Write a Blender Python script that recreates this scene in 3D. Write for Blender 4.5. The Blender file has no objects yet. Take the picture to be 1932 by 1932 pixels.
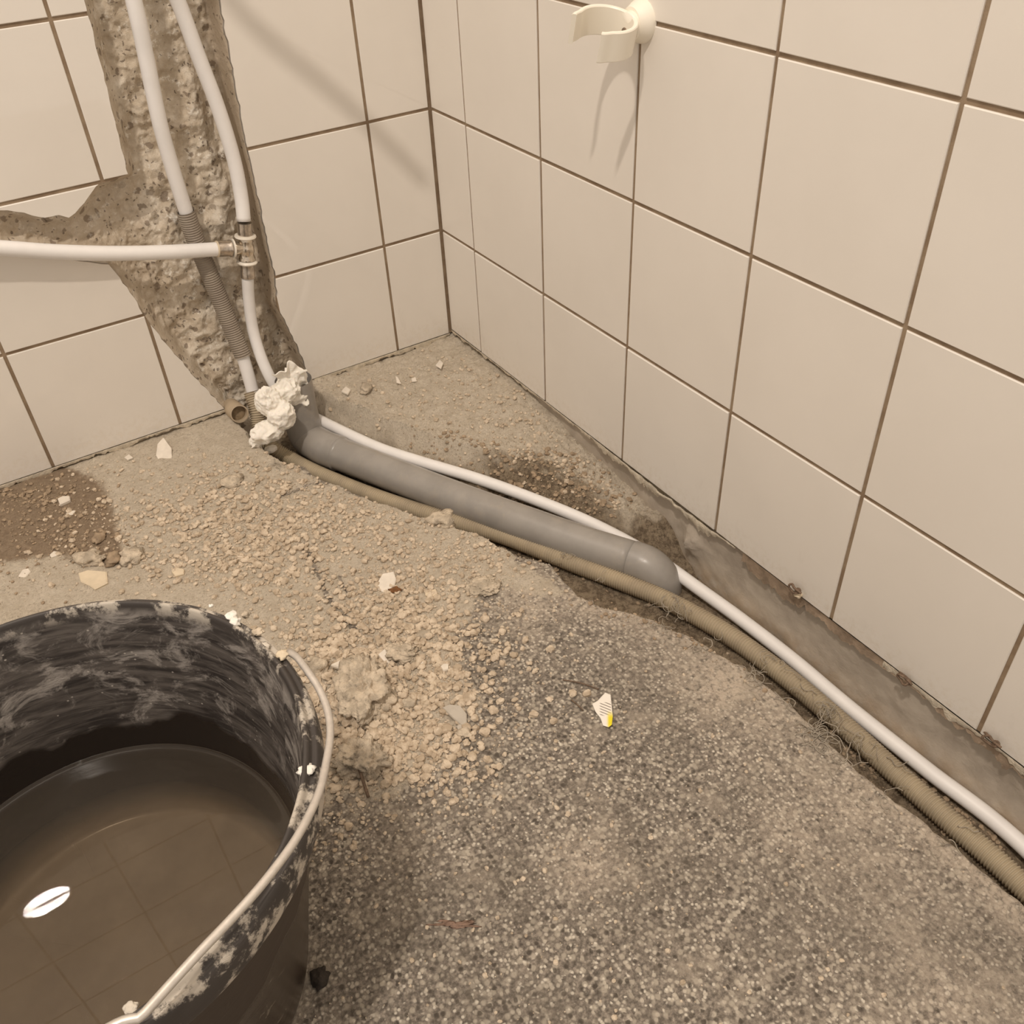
import bpy, bmesh, math, random
import numpy as np
from mathutils import Vector, Matrix, noise as mnoise

# ------------------------------------------------------------------ camera
CAM = np.array([-0.53268, -1.02325, 0.60801])
YAW, PIT, ROL = 1.02860921, -0.68493494, -0.05236788
F = 1736.94
fwd = np.array([math.cos(YAW)*math.cos(PIT), math.sin(YAW)*math.cos(PIT), math.sin(PIT)])
rgt = np.cross(fwd, [0, 0, 1.0]); rgt /= np.linalg.norm(rgt)
upv = np.cross(rgt, fwd)
r2 = math.cos(ROL)*rgt + math.sin(ROL)*upv
u2 = -math.sin(ROL)*rgt + math.cos(ROL)*upv
scn = bpy.context.scene
COL = scn.collection
cd = bpy.data.cameras.new('camera'); cam = bpy.data.objects.new('camera', cd); COL.objects.link(cam)
cd.sensor_width = 36.0; cd.lens = 36.0*F/1932.0; cd.clip_start = 0.02; cd.clip_end = 50
cam.matrix_world = Matrix(((r2[0], u2[0], -fwd[0], CAM[0]), (r2[1], u2[1], -fwd[1], CAM[1]),
                           (r2[2], u2[2], -fwd[2], CAM[2]), (0, 0, 0, 1)))
scn.camera = cam

# ------------------------------------------------------------------ light
scn.view_settings.view_transform = 'Standard'
scn.view_settings.look = 'None'
scn.view_settings.gamma = 1.0
scn.view_settings.use_curve_mapping = False
scn.view_settings.exposure = 0.0
scn.cycles.sample_clamp_indirect = 0.0
scn.cycles.blur_glossy = 0.05
scn.cycles.caustics_reflective = False
scn.cycles.caustics_refractive = False
w = bpy.data.worlds.new('room_glow'); scn.world = w; w.use_nodes = True
w.node_tree.nodes['Background'].inputs[0].default_value = (1.0, 0.875, 0.76, 1)
w.node_tree.nodes['Background'].inputs[1].default_value = 0.70
ld = bpy.data.lights.new('ceiling_lamp', 'AREA'); ld.shape = 'ELLIPSE'; ld.size = 0.15; ld.size_y = 0.07
ld.energy = 28.0; ld.color = (1.0, 0.885, 0.77)
lamp = bpy.data.objects.new('ceiling_lamp', ld); COL.objects.link(lamp)
lamp.location = (-1.08, -1.16, 2.4)
lamp.rotation_euler = ((Vector((0.55, 0.75, -2.3))).to_track_quat('-Z', 'Y') @ Matrix.Rotation(math.radians(28), 3, 'Z').to_quaternion()).to_euler()
ld2 = bpy.data.lights.new('ceiling_bounce', 'AREA'); ld2.shape = 'SQUARE'; ld2.size = 1.1
ld2.energy = 8.5; ld2.color = (1.0, 0.87, 0.75)
fl = bpy.data.objects.new('ceiling_bounce', ld2); COL.objects.link(fl)
fl.location = (-0.78, -0.30, 2.35); fl.rotation_euler = (0, 0, 0)

# ------------------------------------------------------------------ helpers
def at(u, v, ax, val):
    """The point of the world plane (axis ax = val) seen at photograph pixel u, v."""
    d = r2*((u-966)/F) - u2*((v-966)/F) + fwd
    t = (val-CAM[ax])/d[ax]
    return CAM + t*d

def tag(o, label=None, cat=None, group=None, kind=None):
    if label: o['label'] = label
    if cat: o['category'] = cat
    if group: o['group'] = group
    if kind: o['kind'] = kind
    return o

def empty(name, loc=(0, 0, 0)):
    o = bpy.data.objects.new(name, None); COL.objects.link(o); o.location = loc
    o.empty_display_size = 0.02
    return o

def mesh_obj(name, verts, faces, mat, parent=None, smooth=True, attrs=None, loc=None):
    verts = np.asarray(verts, dtype=np.float32)
    me = bpy.data.meshes.new(name)
    if isinstance(faces, np.ndarray):
        nf, k = faces.shape
        me.vertices.add(len(verts)); me.vertices.foreach_set('co', verts.ravel())
        me.loops.add(nf*k); me.loops.foreach_set('vertex_index', faces.ravel().astype(np.int32))
        me.polygons.add(nf)
        me.polygons.foreach_set('loop_start', np.arange(0, nf*k, k, dtype=np.int32))
        me.polygons.foreach_set('loop_total', np.full(nf, k, dtype=np.int32))
        me.update(calc_edges=True)
    else:
        me.from_pydata([tuple(map(float, v)) for v in verts], [], [tuple(map(int, f)) for f in faces]); me.update()
    if attrs:
        for k_, a in attrs.items():
            at_ = me.attributes.new(k_, 'FLOAT', 'POINT'); at_.data.foreach_set('value', np.asarray(a, dtype=np.float32))
    me.validate()
    me.polygons.foreach_set('use_smooth', np.full(len(me.polygons), smooth, dtype=bool))
    if mat:
        for m in (mat if isinstance(mat, (list, tuple)) else [mat]): me.materials.append(m)
    o = bpy.data.objects.new(name, me); COL.objects.link(o)
    if loc is not None: o.location = loc
    if parent:
        o.parent = parent
        if loc is None: o.location = -parent.location   # parent is an unrotated Empty: keep world coordinates
    return o

def recentre(o):
    """Move a top-level mesh's origin to the base of its geometry."""
    me = o.data; n = len(me.vertices); c = np.empty(n*3, np.float32); me.vertices.foreach_get('co', c); c = c.reshape(-1, 3)
    b = np.array([c[:, 0].mean(), c[:, 1].mean(), c[:, 2].min()])
    me.vertices.foreach_set('co', (c-b).ravel().astype(np.float32)); me.update()
    o.location = Vector(o.location) + Vector(b.tolist())
    return o

# value noise --------------------------------------------------------
_rs = np.random.RandomState(7)
_T = _rs.rand(256, 256)
def vnoise(x, y):
    xi = np.floor(x).astype(int); yi = np.floor(y).astype(int); fx = x-xi; fy = y-yi
    fx = fx*fx*(3-2*fx); fy = fy*fy*(3-2*fy)
    a = _T[xi % 256, yi % 256]; b = _T[(xi+1) % 256, yi % 256]; c = _T[xi % 256, (yi+1) % 256]; d = _T[(xi+1) % 256, (yi+1) % 256]
    return (a*(1-fx)+b*fx)*(1-fy)+(c*(1-fx)+d*fx)*fy
def fbm(x, y, s, octv=4, off=0.0):
    r = 0; a = 1.0; t = 0
    for i in range(octv):
        r = r + a*vnoise(x*s+off+i*17.3, y*s-off+i*9.1); t += a; a *= .5; s *= 2.03
    return r/t - 0.5
def sstep(a, b, x):
    t = np.clip((x-a)/(b-a), 0, 1); return t*t*(3-2*t)
def inside(px, py, poly):
    res = np.zeros(px.shape, bool); n = len(poly)
    for i in range(n):
        x0, y0 = poly[i]; x1, y1 = poly[(i+1) % n]
        c = ((y0 > py) != (y1 > py)) & (px < (x1-x0)*(py-y0)/((y1-y0) if y1 != y0 else 1e-12)+x0)
        res ^= c
    return res
def distpoly(px, py, poly, closed=True):
    d = np.full(px.shape, 1e9); n = len(poly)
    for i in range(n if closed else n-1):
        x0, y0 = poly[i]; x1, y1 = poly[(i+1) % n]; dx, dy = x1-x0, y1-y0
        t = np.clip(((px-x0)*dx+(py-y0)*dy)/(dx*dx+dy*dy+1e-12), 0, 1)
        d = np.minimum(d, np.hypot(px-x0-t*dx, py-y0-t*dy))
    return d
def sdist(px, py, poly):
    d = distpoly(px, py, poly); return np.where(inside(px, py, poly), d, -d)

# curves / tubes -----------------------------------------------------
def spline(pts, step=0.004):
    P = np.array(pts, float); out = []
    Q = np.vstack([2*P[0]-P[1], P, 2*P[-1]-P[-2]])
    for i in range(1, len(Q)-2):
        a, b, c, d = Q[i-1], Q[i], Q[i+1], Q[i+2]
        n = max(2, int(np.linalg.norm(c-b)/step*1.3))
        t = np.linspace(0, 1, n, endpoint=False)[:, None]
        out.append(0.5*((2*b)+(-a+c)*t+(2*a-5*b+4*c-d)*t*t+(-a+3*b-3*c+d)*t**3))
    out.append(P[-1:]); A = np.vstack(out)
    s = np.r_[0, np.cumsum(np.linalg.norm(np.diff(A, axis=0), axis=1))]
    n = max(2, int(s[-1]/step)+1); q = np.linspace(0, s[-1], n)
    return np.stack([np.interp(q, s, A[:, k]) for k in range(3)], 1), q

def tube_arrays(P, R, seg=24, caps=True):
    n = len(P); T = np.gradient(P, axis=0); T /= np.linalg.norm(T, axis=1)[:, None]
    N = np.zeros_like(P); a = np.array([0, 0, 1.0]) if abs(T[0][2]) < .9 else np.array([1.0, 0, 0])
    v = a-T[0]*(a@T[0]); N[0] = v/np.linalg.norm(v)
    for i in range(1, n):
        v = N[i-1]-T[i]*(N[i-1]@T[i]); N[i] = v/np.linalg.norm(v)
    B = np.cross(T, N); th = np.linspace(0, 2*np.pi, seg, endpoint=False)
    R = np.broadcast_to(R, (n,))
    V = P[:, None]+R[:, None, None]*(np.cos(th)[None, :, None]*N[:, None]+np.sin(th)[None, :, None]*B[:, None])
    V = V.reshape(-1, 3); i = np.arange(n-1)[:, None]*seg; j = np.arange(seg)[None]; k = (j+1) % seg
    Fq = np.stack([i+j, i+k, i+seg+k, i+seg+j], -1).reshape(-1, 4)
    if caps == 'none': return V, Fq
    faces = [tuple(f) for f in Fq]+[tuple(range(seg-1, -1, -1)), tuple(range((n-1)*seg, n*seg))]
    return V, faces
def tube(name, pts, r, mat, parent=None, seg=24, step=0.004, caps=True, rf=None):
    P, s = spline(pts, step); R = rf(s) if rf else r
    V, Fc = tube_arrays(P, R, seg, caps); return mesh_obj(name, V, Fc, mat, parent)

def lathe(name, prof, axis_o, axis_d, mat, parent=None, seg=32, close=False):
    """prof: (distance along axis, radius)"""
    o = np.array(axis_o, float); d = np.array(axis_d, float); d /= np.linalg.norm(d)
    a = np.array([0, 0, 1.0]) if abs(d[2]) < .9 else np.array([1.0, 0, 0]); n = a-d*(a@d); n /= np.linalg.norm(n); b = np.cross(d, n)
    th = np.linspace(0, 2*np.pi, seg, endpoint=False); V = []
    for t, r in prof: V.append(o+d*t+r*(np.cos(th)[:, None]*n+np.sin(th)[:, None]*b))
    V = np.vstack(V); m = len(prof); fs = []
    for i in range(m-1 if not close else m):
        i2 = (i+1) % m
        for j in range(seg):
            k = (j+1) % seg; fs.append((i*seg+j, i*seg+k, i2*seg+k, i2*seg+j))
    if not close:
        if prof[0][1] > 1e-5: fs.append(tuple(range(seg-1, -1, -1)))
        if prof[-1][1] > 1e-5: fs.append(tuple(range((m-1)*seg, m*seg)))
    ob = mesh_obj(name, V, fs, mat, parent)
    md = ob.modifiers.new('edge_split', 'EDGE_SPLIT'); md.split_angle = math.radians(40)
    return ob

# ------------------------------------------------------------------ material nodes
class NT:
    def __init__(s, name, rough=.6, spec=.4):
        s.m = bpy.data.materials.new(name); s.m.use_nodes = True; s.t = s.m.node_tree; s.n = s.t.nodes; s.l = s.t.links
        s.b = s.n['Principled BSDF']; s.b.inputs['Roughness'].default_value = rough
        s.b.inputs['Specular IOR Level'].default_value = spec
        s.pos = s.n.new('ShaderNodeNewGeometry').outputs['Position']
    def setin(s, inp, v):
        if isinstance(v, bpy.types.NodeSocket): s.l.new(v, inp)
        elif isinstance(v, (tuple, list)) and len(v) == 3 and inp.type == 'RGBA': inp.default_value = (*v, 1)
        else: inp.default_value = v
    def noise(s, scale, detail=3, rough=.6, vec=None, dist=0.0):
        n = s.n.new('ShaderNodeTexNoise'); n.inputs['Scale'].default_value = scale; n.inputs['Detail'].default_value = detail
        n.inputs['Roughness'].default_value = rough; n.inputs['Distortion'].default_value = dist
        s.l.new(vec or s.pos, n.inputs['Vector']); return n.outputs['Fac']
    def vor(s, scale, feat='F1', out='Distance', vec=None, rnd=1.0):
        n = s.n.new('ShaderNodeTexVoronoi'); n.feature = feat; n.inputs['Scale'].default_value = scale
        n.inputs['Randomness'].default_value = rnd
        s.l.new(vec or s.pos, n.inputs['Vector']); return n.outputs[out]
    def math(s, op, a, b=0.0, clamp=False):
        n = s.n.new('ShaderNodeMath'); n.operation = op; n.use_clamp = clamp; s.setin(n.inputs[0], a); s.setin(n.inputs[1], b); return n.outputs[0]
    def mapr(s, x, a, b, c=0.0, d=1.0):
        n = s.n.new('ShaderNodeMapRange'); n.interpolation_type = 'SMOOTHSTEP'; s.setin(n.inputs[0], x)
        for i, v in enumerate((a, b, c, d)): n.inputs[i+1].default_value = v
        return n.outputs[0]
    def mix(s, f, a, b, mode='MIX'):
        n = s.n.new('ShaderNodeMix'); n.data_type = 'RGBA'; n.blend_type = mode
        s.setin(n.inputs[0], f); s.setin(n.inputs[6], a); s.setin(n.inputs[7], b); return n.outputs[2]
    def ramp(s, x, stops, interp='LINEAR'):
        n = s.n.new('ShaderNodeValToRGB'); n.color_ramp.interpolation = interp; e = n.color_ramp.elements
        while len(e) < len(stops): e.new(.5)
        for k, (p, c) in zip(e, stops): k.position = p; k.color = (*c, 1)
        s.l.new(x, n.inputs[0]); return n.outputs[0]
    def attr(s, name, out='Fac'):
        n = s.n.new('ShaderNodeAttribute'); n.attribute_name = name; return n.outputs[out]
    def scale(s, v3, vec=None):
        n = s.n.new('ShaderNodeMapping'); n.inputs['Scale'].default_value = v3; s.l.new(vec or s.pos, n.inputs['Vector']); return n.outputs[0]
    def gray(s, c):
        n = s.n.new('ShaderNodeSeparateColor'); s.l.new(c, n.inputs[0]); return n.outputs[0]
    def bump(s, h, strength=.5, dist=.001, prev=None):
        n = s.n.new('ShaderNodeBump'); s.setin(n.inputs['Strength'], strength); n.inputs['Distance'].default_value = dist
        s.setin(n.inputs['Height'], h)
        if prev: s.l.new(prev, n.inputs['Normal'])
        return n.outputs[0]
    def done(s, col=None, normal=None, rough=None):
        if col is not None: s.setin(s.b.inputs['Base Color'], col)
        if normal is not None: s.l.new(normal, s.b.inputs['Normal'])
        if rough is not None: s.setin(s.b.inputs['Roughness'], rough)
        return s.m

def simple(name, col, rough=.5, spec=.4, var=0.0, vscale=60, bump=0.0, bscale=300, bdist=.001, col2=None):
    t = NT(name, rough, spec); c = col
    if var or col2:
        c2 = col2 or tuple(x*(1-var) for x in col); c = t.mix(t.mapr(t.noise(vscale, 4), .35, .65), col, c2)
    return t.done(c, t.bump(t.noise(bscale, 4), bump, bdist) if bump else None)

def m_tile(rough):
    t = NT('glazed_tile', rough, .5)
    c = t.mix(t.mapr(t.noise(9, 3), .3, .7), (.81, .765, .70), (.785, .74, .675))
    # grey and dusty smears low on the wall
    sep = t.n.new('ShaderNodeSeparateXYZ'); t.l.new(t.pos, sep.inputs[0])
    low = t.mapr(sep.outputs[2], .10, .0)
    sm = t.math('MULTIPLY', low, t.mapr(t.noise(38, 5, .7, t.scale((1, 1, .45))), .56, .80))
    c = t.mix(t.math('MULTIPLY', sm, .22), c, (.40, .36, .30))
    dust = t.math('MULTIPLY', t.mapr(sep.outputs[2], .035, .0), t.mapr(t.noise(150, 4, .7), .42, .72))
    c = t.mix(t.math('MULTIPLY', dust, .35), c, (.58, .49, .36))
    return t.done(c, None, t.mapr(dust, 0, 1, rough, .6))
def m_grout():
    t = NT('brown_grout', .85, .2)
    c = t.mix(t.mapr(t.noise(40, 4), .35, .65), (.245, .175, .115), (.33, .25, .17))
    return t.done(c, t.bump(t.noise(900, 3), .4, .0006))
def m_chase():
    t = NT('broken_plaster', .9, .2)
    n1 = t.noise(42, 5, .65); n2 = t.noise(160, 5, .7)
    c = t.mix(t.mapr(n1, .38, .66), (.60, .51, .395), (.84, .765, .65))
    c = t.mix(t.mapr(n2, .45, .7), c, (.66, .565, .44))
    ed = t.attr('edge'); c = t.mix(t.math('MULTIPLY', ed, .85), c, (.52, .43, .325))
    nn = t.n.new('ShaderNodeTexNoise'); nn.inputs['Scale'].default_value = 120; nn.inputs['Detail'].default_value = 2; t.l.new(t.pos, nn.inputs['Vector'])
    va = t.n.new('ShaderNodeVectorMath'); va.operation = 'SCALE'; va.inputs['Scale'].default_value = .012; t.l.new(nn.outputs['Color'], va.inputs[0])
    vb = t.n.new('ShaderNodeVectorMath'); vb.operation = 'ADD'; t.l.new(t.pos, vb.inputs[0]); t.l.new(va.outputs[0], vb.inputs[1]); wp = vb.outputs[0]
    v = t.vor(80, vec=wp); vc = t.gray(t.vor(80, out='Color', vec=wp))
    spots = t.math('MULTIPLY', t.mapr(v, .38, .28), t.mapr(vc, .64, .70))
    c = t.mix(t.math('MULTIPLY', spots, .72), c, (.22, .165, .12))
    v2 = t.vor(230, vec=wp); vc2 = t.gray(t.vor(230, out='Color', vec=wp))
    sp2 = t.math('MULTIPLY', t.mapr(v2, .4, .3), t.mapr(vc2, .82, .86))
    c = t.mix(t.math('MULTIPLY', sp2, .7), c, (.13, .095, .07))
    pale = t.math('MULTIPLY', t.mapr(t.noise(80, 6, .78), .55, .64), t.math('SUBTRACT', 1.0, ed))
    c = t.mix(pale, c, (.93, .88, .79))
    nb = t.bump(n2, .6, .003); nb = t.bump(t.noise(420, 5, .75), .6, .0015, nb)
    return t.done(c, nb)
def m_floor():
    t = NT('dusty_screed', .88, .25)
    sand = t.attr('sand'); damp = t.attr('damp'); pit = t.attr('pit'); pale = t.attr('pale')
    # exposed aggregate: pale grains in a darker matrix
    g = t.ramp(t.noise(300, 4, .65), [(.32, (.115, .097, .08)), (.46, (.205, .177, .147)), (.57, (.315, .272, .225)), (.70, (.48, .42, .35))])
    for sc, th, wd_, cl in ((225, .60, .56, (.52, .46, .375)), (300, .66, .54, (.66, .59, .485)), (400, .78, .52, (.84, .77, .65)), (250, .78, .56, (.085, .07, .056))):
        d_ = t.vor(sc); k_ = t.gray(t.vor(sc, out='Color'))
        m_ = t.math('MULTIPLY', t.mapr(d_, wd_+.10, wd_-.28), t.mapr(k_, th, th+.10))
        g = t.mix(t.math('MULTIPLY', m_, .85), g, cl)
    darkp = t.mapr(t.noise(16, 5, .65), .42, .66)
    g = t.mix(t.math('MULTIPLY', darkp, .38), g, (.17, .145, .115))
    film = t.mapr(t.noise(26, 6, .7), .50, .72)
    g = t.mix(t.math('MULTIPLY', film, .6), g, (.50, .43, .345))
    g = t.mix(t.math('MULTIPLY', t.math('MULTIPLY', pale, t.mapr(t.noise(210, 5, .7), .34, .56)), .85), g, (.62, .525, .42))
    # loose sand
    s1 = t.mix(t.mapr(t.noise(70, 5, .7), .35, .68), (.88, .775, .625), (.78, .675, .53))
    s1 = t.mix(t.math('MULTIPLY', t.mapr(t.noise(330, 4, .7), .54, .68), .6), s1, (.42, .335, .24))
    s1 = t.mix(t.math('MULTIPLY', t.mapr(t.noise(24, 6, .75), .56, .72), .35), s1, (.46, .385, .29))
    s1 = t.mix(t.math('MULTIPLY', t.mapr(t.noise(480, 3, .7), .60, .72), .6), s1, (.78, .69, .56))
    f = t.math('ADD', sand, t.math('MULTIPLY', t.math('SUBTRACT', t.noise(55, 6, .72), .5), 1.7))
    f = t.mapr(f, .38, .66)
    c = t.mix(f, g, s1)
    dd = t.mix(t.mapr(t.noise(120, 5, .7), .4, .65), (.39, .285, .19), (.30, .21, .135))
    c = t.mix(t.math('MULTIPLY', t.mapr(t.math('ADD', damp, t.math('MULTIPLY', t.math('SUBTRACT', t.noise(60, 5, .7), .5), .6)), .35, .6), .9), c, dd)
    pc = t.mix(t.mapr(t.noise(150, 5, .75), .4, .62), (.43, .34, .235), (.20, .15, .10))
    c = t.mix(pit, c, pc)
    nb = t.bump(t.noise(230, 6, .78), t.mapr(f, 0, 1, .55, 1.0), .0055)
    nb = t.bump(t.vor(340), .6, .0014, nb)
    nb = t.bump(t.noise(1100, 3, .7), .5, .0008, nb)
    return t.done(c, nb)
def m_render():
    t = NT('cement_plaster', .85, .25)
    c = t.mix(t.mapr(t.noise(24, 5, .6), .35, .68), (.50, .44, .365), (.40, .345, .285))
    sep = t.n.new('ShaderNodeSeparateXYZ'); t.l.new(t.pos, sep.inputs[0])
    base = t.math('MULTIPLY', t.mapr(sep.outputs[2], -.045, -.08), t.mapr(t.noise(45, 4), .3, .6))
    c = t.mix(t.math('MULTIPLY', base, .75), c, (.38, .28, .18))
    st = t.mapr(t.noise(30, 5, .7, t.scale((1, 1, 2.5))), .60, .74)
    c = t.mix(t.math('MULTIPLY', st, .5), c, (.52, .45, .36))
    nb = t.bump(t.noise(60, 5, .6), .45, .003); nb = t.bump(t.noise(600, 3), .3, .0006, nb)
    return t.done(c, nb)
def m_bucket():
    t = NT('smeared_black_plastic', .42, .5)
    uv = t.n.new('ShaderNodeUVMap').outputs[0]
    z = t.attr('high')
    st = t.noise(3.0, 6, .62, t.scale((.9, 6.5, 1), uv), .5)
    fine = t.noise(4.0, 5, .7, t.scale((1.2, 16, 1), uv), .2)
    dab = t.noise(3.6, 6, .72, t.scale((1, 1.5, 1), uv), .8)
    blot = t.mapr(t.vor(22, vec=t.scale((1, 1.3, 1), uv)), .16, .06)
    line = t.noise(2.2, 3, .5, t.scale((1, .1, 1), uv))
    # clean, rinsed zone low inside the bucket with a wavy upper edge
    clean = t.mapr(t.math('SUBTRACT', z, t.math('MULTIPLY', line, .06)), .072, .079)
    gs = t.mix(t.mapr(st, .36, .68), (.030, .025, .023), (.135, .118, .105))
    gs = t.mix(t.math('MULTIPLY', t.mapr(fine, .52, .74), .5), gs, (.23, .205, .18))
    high = t.mapr(z, .085, .19)
    gs = t.mix(t.math('MULTIPLY', t.mapr(t.math('ADD', dab, t.math('MULTIPLY', high, .07)), .54, .68), .75), gs, (.40, .365, .33))
    gs = t.mix(t.math('MULTIPLY', t.math('MULTIPLY', blot, t.mapr(t.noise(5, 3, .5, uv), .5, .6)), .8), gs, (.55, .50, .44))
    c = t.mix(clean, (.018, .014, .012), gs)
    rim = t.attr('rim')
    rc = t.mix(t.mapr(t.noise(42, 6, .72), .48, .58), (.050, .042, .037), (.50, .45, .38))
    c = t.mix(rim, c, rc)
    out = t.attr('outer')
    oc = t.mix(t.mapr(t.noise(34, 5, .7), .62, .74), (.048, .034, .024), (.22, .19, .15))
    c = t.mix(out, c, oc)
    c = t.mix(t.attr('sediment'), c, t.mix(t.mapr(t.noise(26, 4, .6), .3, .7), (.56, .50, .42), (.46, .405, .34)))
    nb = t.bump(st, .25, .001); nb = t.bump(t.mapr(dab, .6, .7), .3, .0008, nb)
    return t.done(c, nb, t.mapr(clean, 0, 1, .25, .55))
def m_water():
    t = NT('murky_water', .0, .5); n, l = t.n, t.l
    clear = n.new('ShaderNodeBsdfTransparent'); clear.inputs[0].default_value = (.66, .59, .50, 1)
    murk = n.new('ShaderNodeBsdfDiffuse'); c = t.mix(t.mapr(t.noise(16, 3, .5), .3, .7), (.110, .092, .072), (.090, .074, .058)); l.new(c, murk.inputs[0])
    gl = n.new('ShaderNodeBsdfGlossy'); gl.inputs['Roughness'].default_value = .0
    fr = n.new('ShaderNodeFresnel'); fr.inputs[0].default_value = 1.33
    m1 = n.new('ShaderNodeMixShader'); m1.inputs[0].default_value = .34; l.new(clear.outputs[0], m1.inputs[1]); l.new(murk.outputs[0], m1.inputs[2])
    m2 = n.new('ShaderNodeMixShader'); l.new(fr.outputs[0], m2.inputs[0]); l.new(m1.outputs[0], m2.inputs[1]); l.new(gl.outputs[0], m2.inputs[2])
    l.new(m2.outputs[0], n['Material Output'].inputs[0]); return t.m
def m_clear():
    m = bpy.data.materials.new('water_side'); m.use_nodes = True; n = m.node_tree.nodes; n.remove(n['Principled BSDF'])
    tr = n.new('ShaderNodeBsdfTransparent'); m.node_tree.links.new(tr.outputs[0], n['Material Output'].inputs[0]); return m
def m_steel(name, col, rough=.25, var=.3):
    t = NT(name, rough, .5); t.b.inputs['Metallic'].default_value = .85
    c = t.mix(t.mapr(t.noise(220, 3), .35, .65), col, tuple(x*(1-var) for x in col)); return t.done(c)
def m_tissue():
    t = NT('crumpled_paper', .9, .1)
    t.b.inputs['Subsurface Weight'].default_value = .15; t.b.inputs['Subsurface Radius'].default_value = (.004, .003, .002)
    return t.done((.90, .86, .78), t.bump(t.noise(260, 4, .6), .5, .002))
def m_hose(name, c1, c2, dust):
    t = NT(name, .6, .35)
    c = t.mix(t.mapr(t.noise(35, 5, .6), .3, .7), c1, c2)
    if dust: c = t.mix(t.math('MULTIPLY', t.mapr(t.noise(22, 4), .5, .7), .5), c, dust)
    return t.done(c)
def m_grey():
    t = NT('grey_pvc', .38, .45)
    c = t.mix(t.mapr(t.noise(28, 4), .35, .65), (.30, .28, .255), (.35, .325, .295))
    d = t.mapr(t.noise(40, 6, .75, None, .5), .52, .74)
    c = t.mix(t.math('MULTIPLY', d, .45), c, (.42, .36, .29))
    return t.done(c, t.bump(t.noise(90, 3), .05, .001), t.mapr(d, 0, 1, .3, .6))

MT, MT2, MG, MC, MF, MR = m_tile(.008), m_tile(.30), m_grout(), m_chase(), m_floor(), m_render()
M_PIPE = simple('white_pipe_plastic', (.86, .84, .82), .38, .45, .05, 30)
M_CLIP = simple('cream_plastic', (.90, .85, .74), .35, .45)
M_GREY = m_grey()
M_SLEEVE = m_hose('grey_conduit', (.36, .31, .25), (.31, .26, .21), None)
M_HOSE = m_hose('dusty_conduit', (.46, .385, .27), (.38, .315, .225), (.50, .41, .28))
M_STEEL = m_steel('press_sleeve_steel', (.62, .54, .45))
M_BRASS = m_steel('fitting_metal', (.78, .68, .55), .18)
M_RING = simple('clear_white_ring', (.80, .74, .64), .3, .5)
M_STUB = simple('dusty_beige_conduit', (.52, .42, .30), .6, .3, .15, 50)
M_SOIL = simple('packed_soil', (.34, .26, .17), .95, .1, .4, 80)
M_TISSUE = m_tissue()
M_CLOD = simple('mortar_clod', (.70, .595, .46), .95, .15, .38, 90, .8, 320, .003)
M_CRUMB = simple('mortar_crumb', (.68, .575, .445), .95, .15, 0, 110, .5, 500, .001, (.46, .37, .27))
M_CRUMB_D = simple('damp_crumb', (.42, .32, .22), .95, .15, .3, 110, .5, 500, .001)
M_WHITE = simple('pale_tile_shard', (.78, .71, .61), .5, .3, .1, 120)
M_GSH = simple('grey_tile_shard', (.50, .45, .38), .55, .3, .1, 120)
M_TAN = simple('tan_adhesive', (.72, .61, .45), .8, .2, .12, 60)
M_RUST = simple('rusty_iron', (.21, .145, .10), .8, .3, .4, 300)
M_RUSTB = simple('rust_orange', (.26, .12, .05), .85, .2, .4, 200)
M_DARK = simple('dark_crumb', (.05, .04, .032), .8, .3, .3, 300, .6, 500, .002)
M_WIRE = m_steel('handle_wire', (.66, .61, .55), .35, .1); M_WIRE.node_tree.nodes['Principled BSDF'].inputs['Metallic'].default_value = .5
M_DAB = simple('dried_plaster', (.68, .62, .53), .9, .2, .15, 200, .5, 500, .001)
M_DAB2 = simple('white_plaster', (.88, .85, .78), .85, .2, .08, 200, .4, 500, .001)
M_LIP = simple('mortar_edge', (.74, .66, .53), .9, .2, .25, 120, .6, 400, .002)
M_SEAL = simple('membrane_edge', (.33, .25, .18), .8, .25, .35, 60, .5, 200, .002)
M_THREAD = simple('grey_thread', (.42, .37, .30), .7, .3, .2, 100)
M_BUCKET, M_WATER, M_SIDE = m_bucket(), m_water(), m_clear()

# ------------------------------------------------------------------ tiled walls
W, H = 0.15, 0.14918
ZC = 0.14198                      # height of one joint line
AR, BL = 0.0806, 0.0823           # width of the cut tile beside the corner on each wall
JW = 0.0036                       # joint width
TH = 0.0062                       # tile thickness

CH = [tuple(at(u, v, 1, 0)[[0, 2]]) for u, v in [(590, 722), (585, 715), (560, 650), (525, 580), (520, 522), (494, 400), (468, 280), (440, 130), (415, 0)]]
CH += [(-.221, .62), (-.221, .95), (-.343, .95), (-.345, .62)]
CH += [tuple(at(u, v, 1, 0)[[0, 2]]) for u, v in [(160, 0), (185, 100), (213, 215), (242, 330), (180, 350), (172, 362), (166, 374), (152, 392), (130, 410), (110, 404), (85, 410), (60, 406), (30, 399), (0, 398)]]
CH += [(-.60, .325), (-.735, .365), (-.735, .325), (-.60, .282)]
CH += [tuple(at(u, v, 1, 0)[[0, 2]]) for u, v in [(0, 478), (60, 486), (120, 491), (165, 494), (205, 500), (225, 525), (252, 560), (275, 600), (300, 632), (330, 668), (368, 712), (405, 752), (428, 778)]]
CH += [(-.322, -.06), (-.208, -.06)]
_r = random.Random(3)
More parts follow.
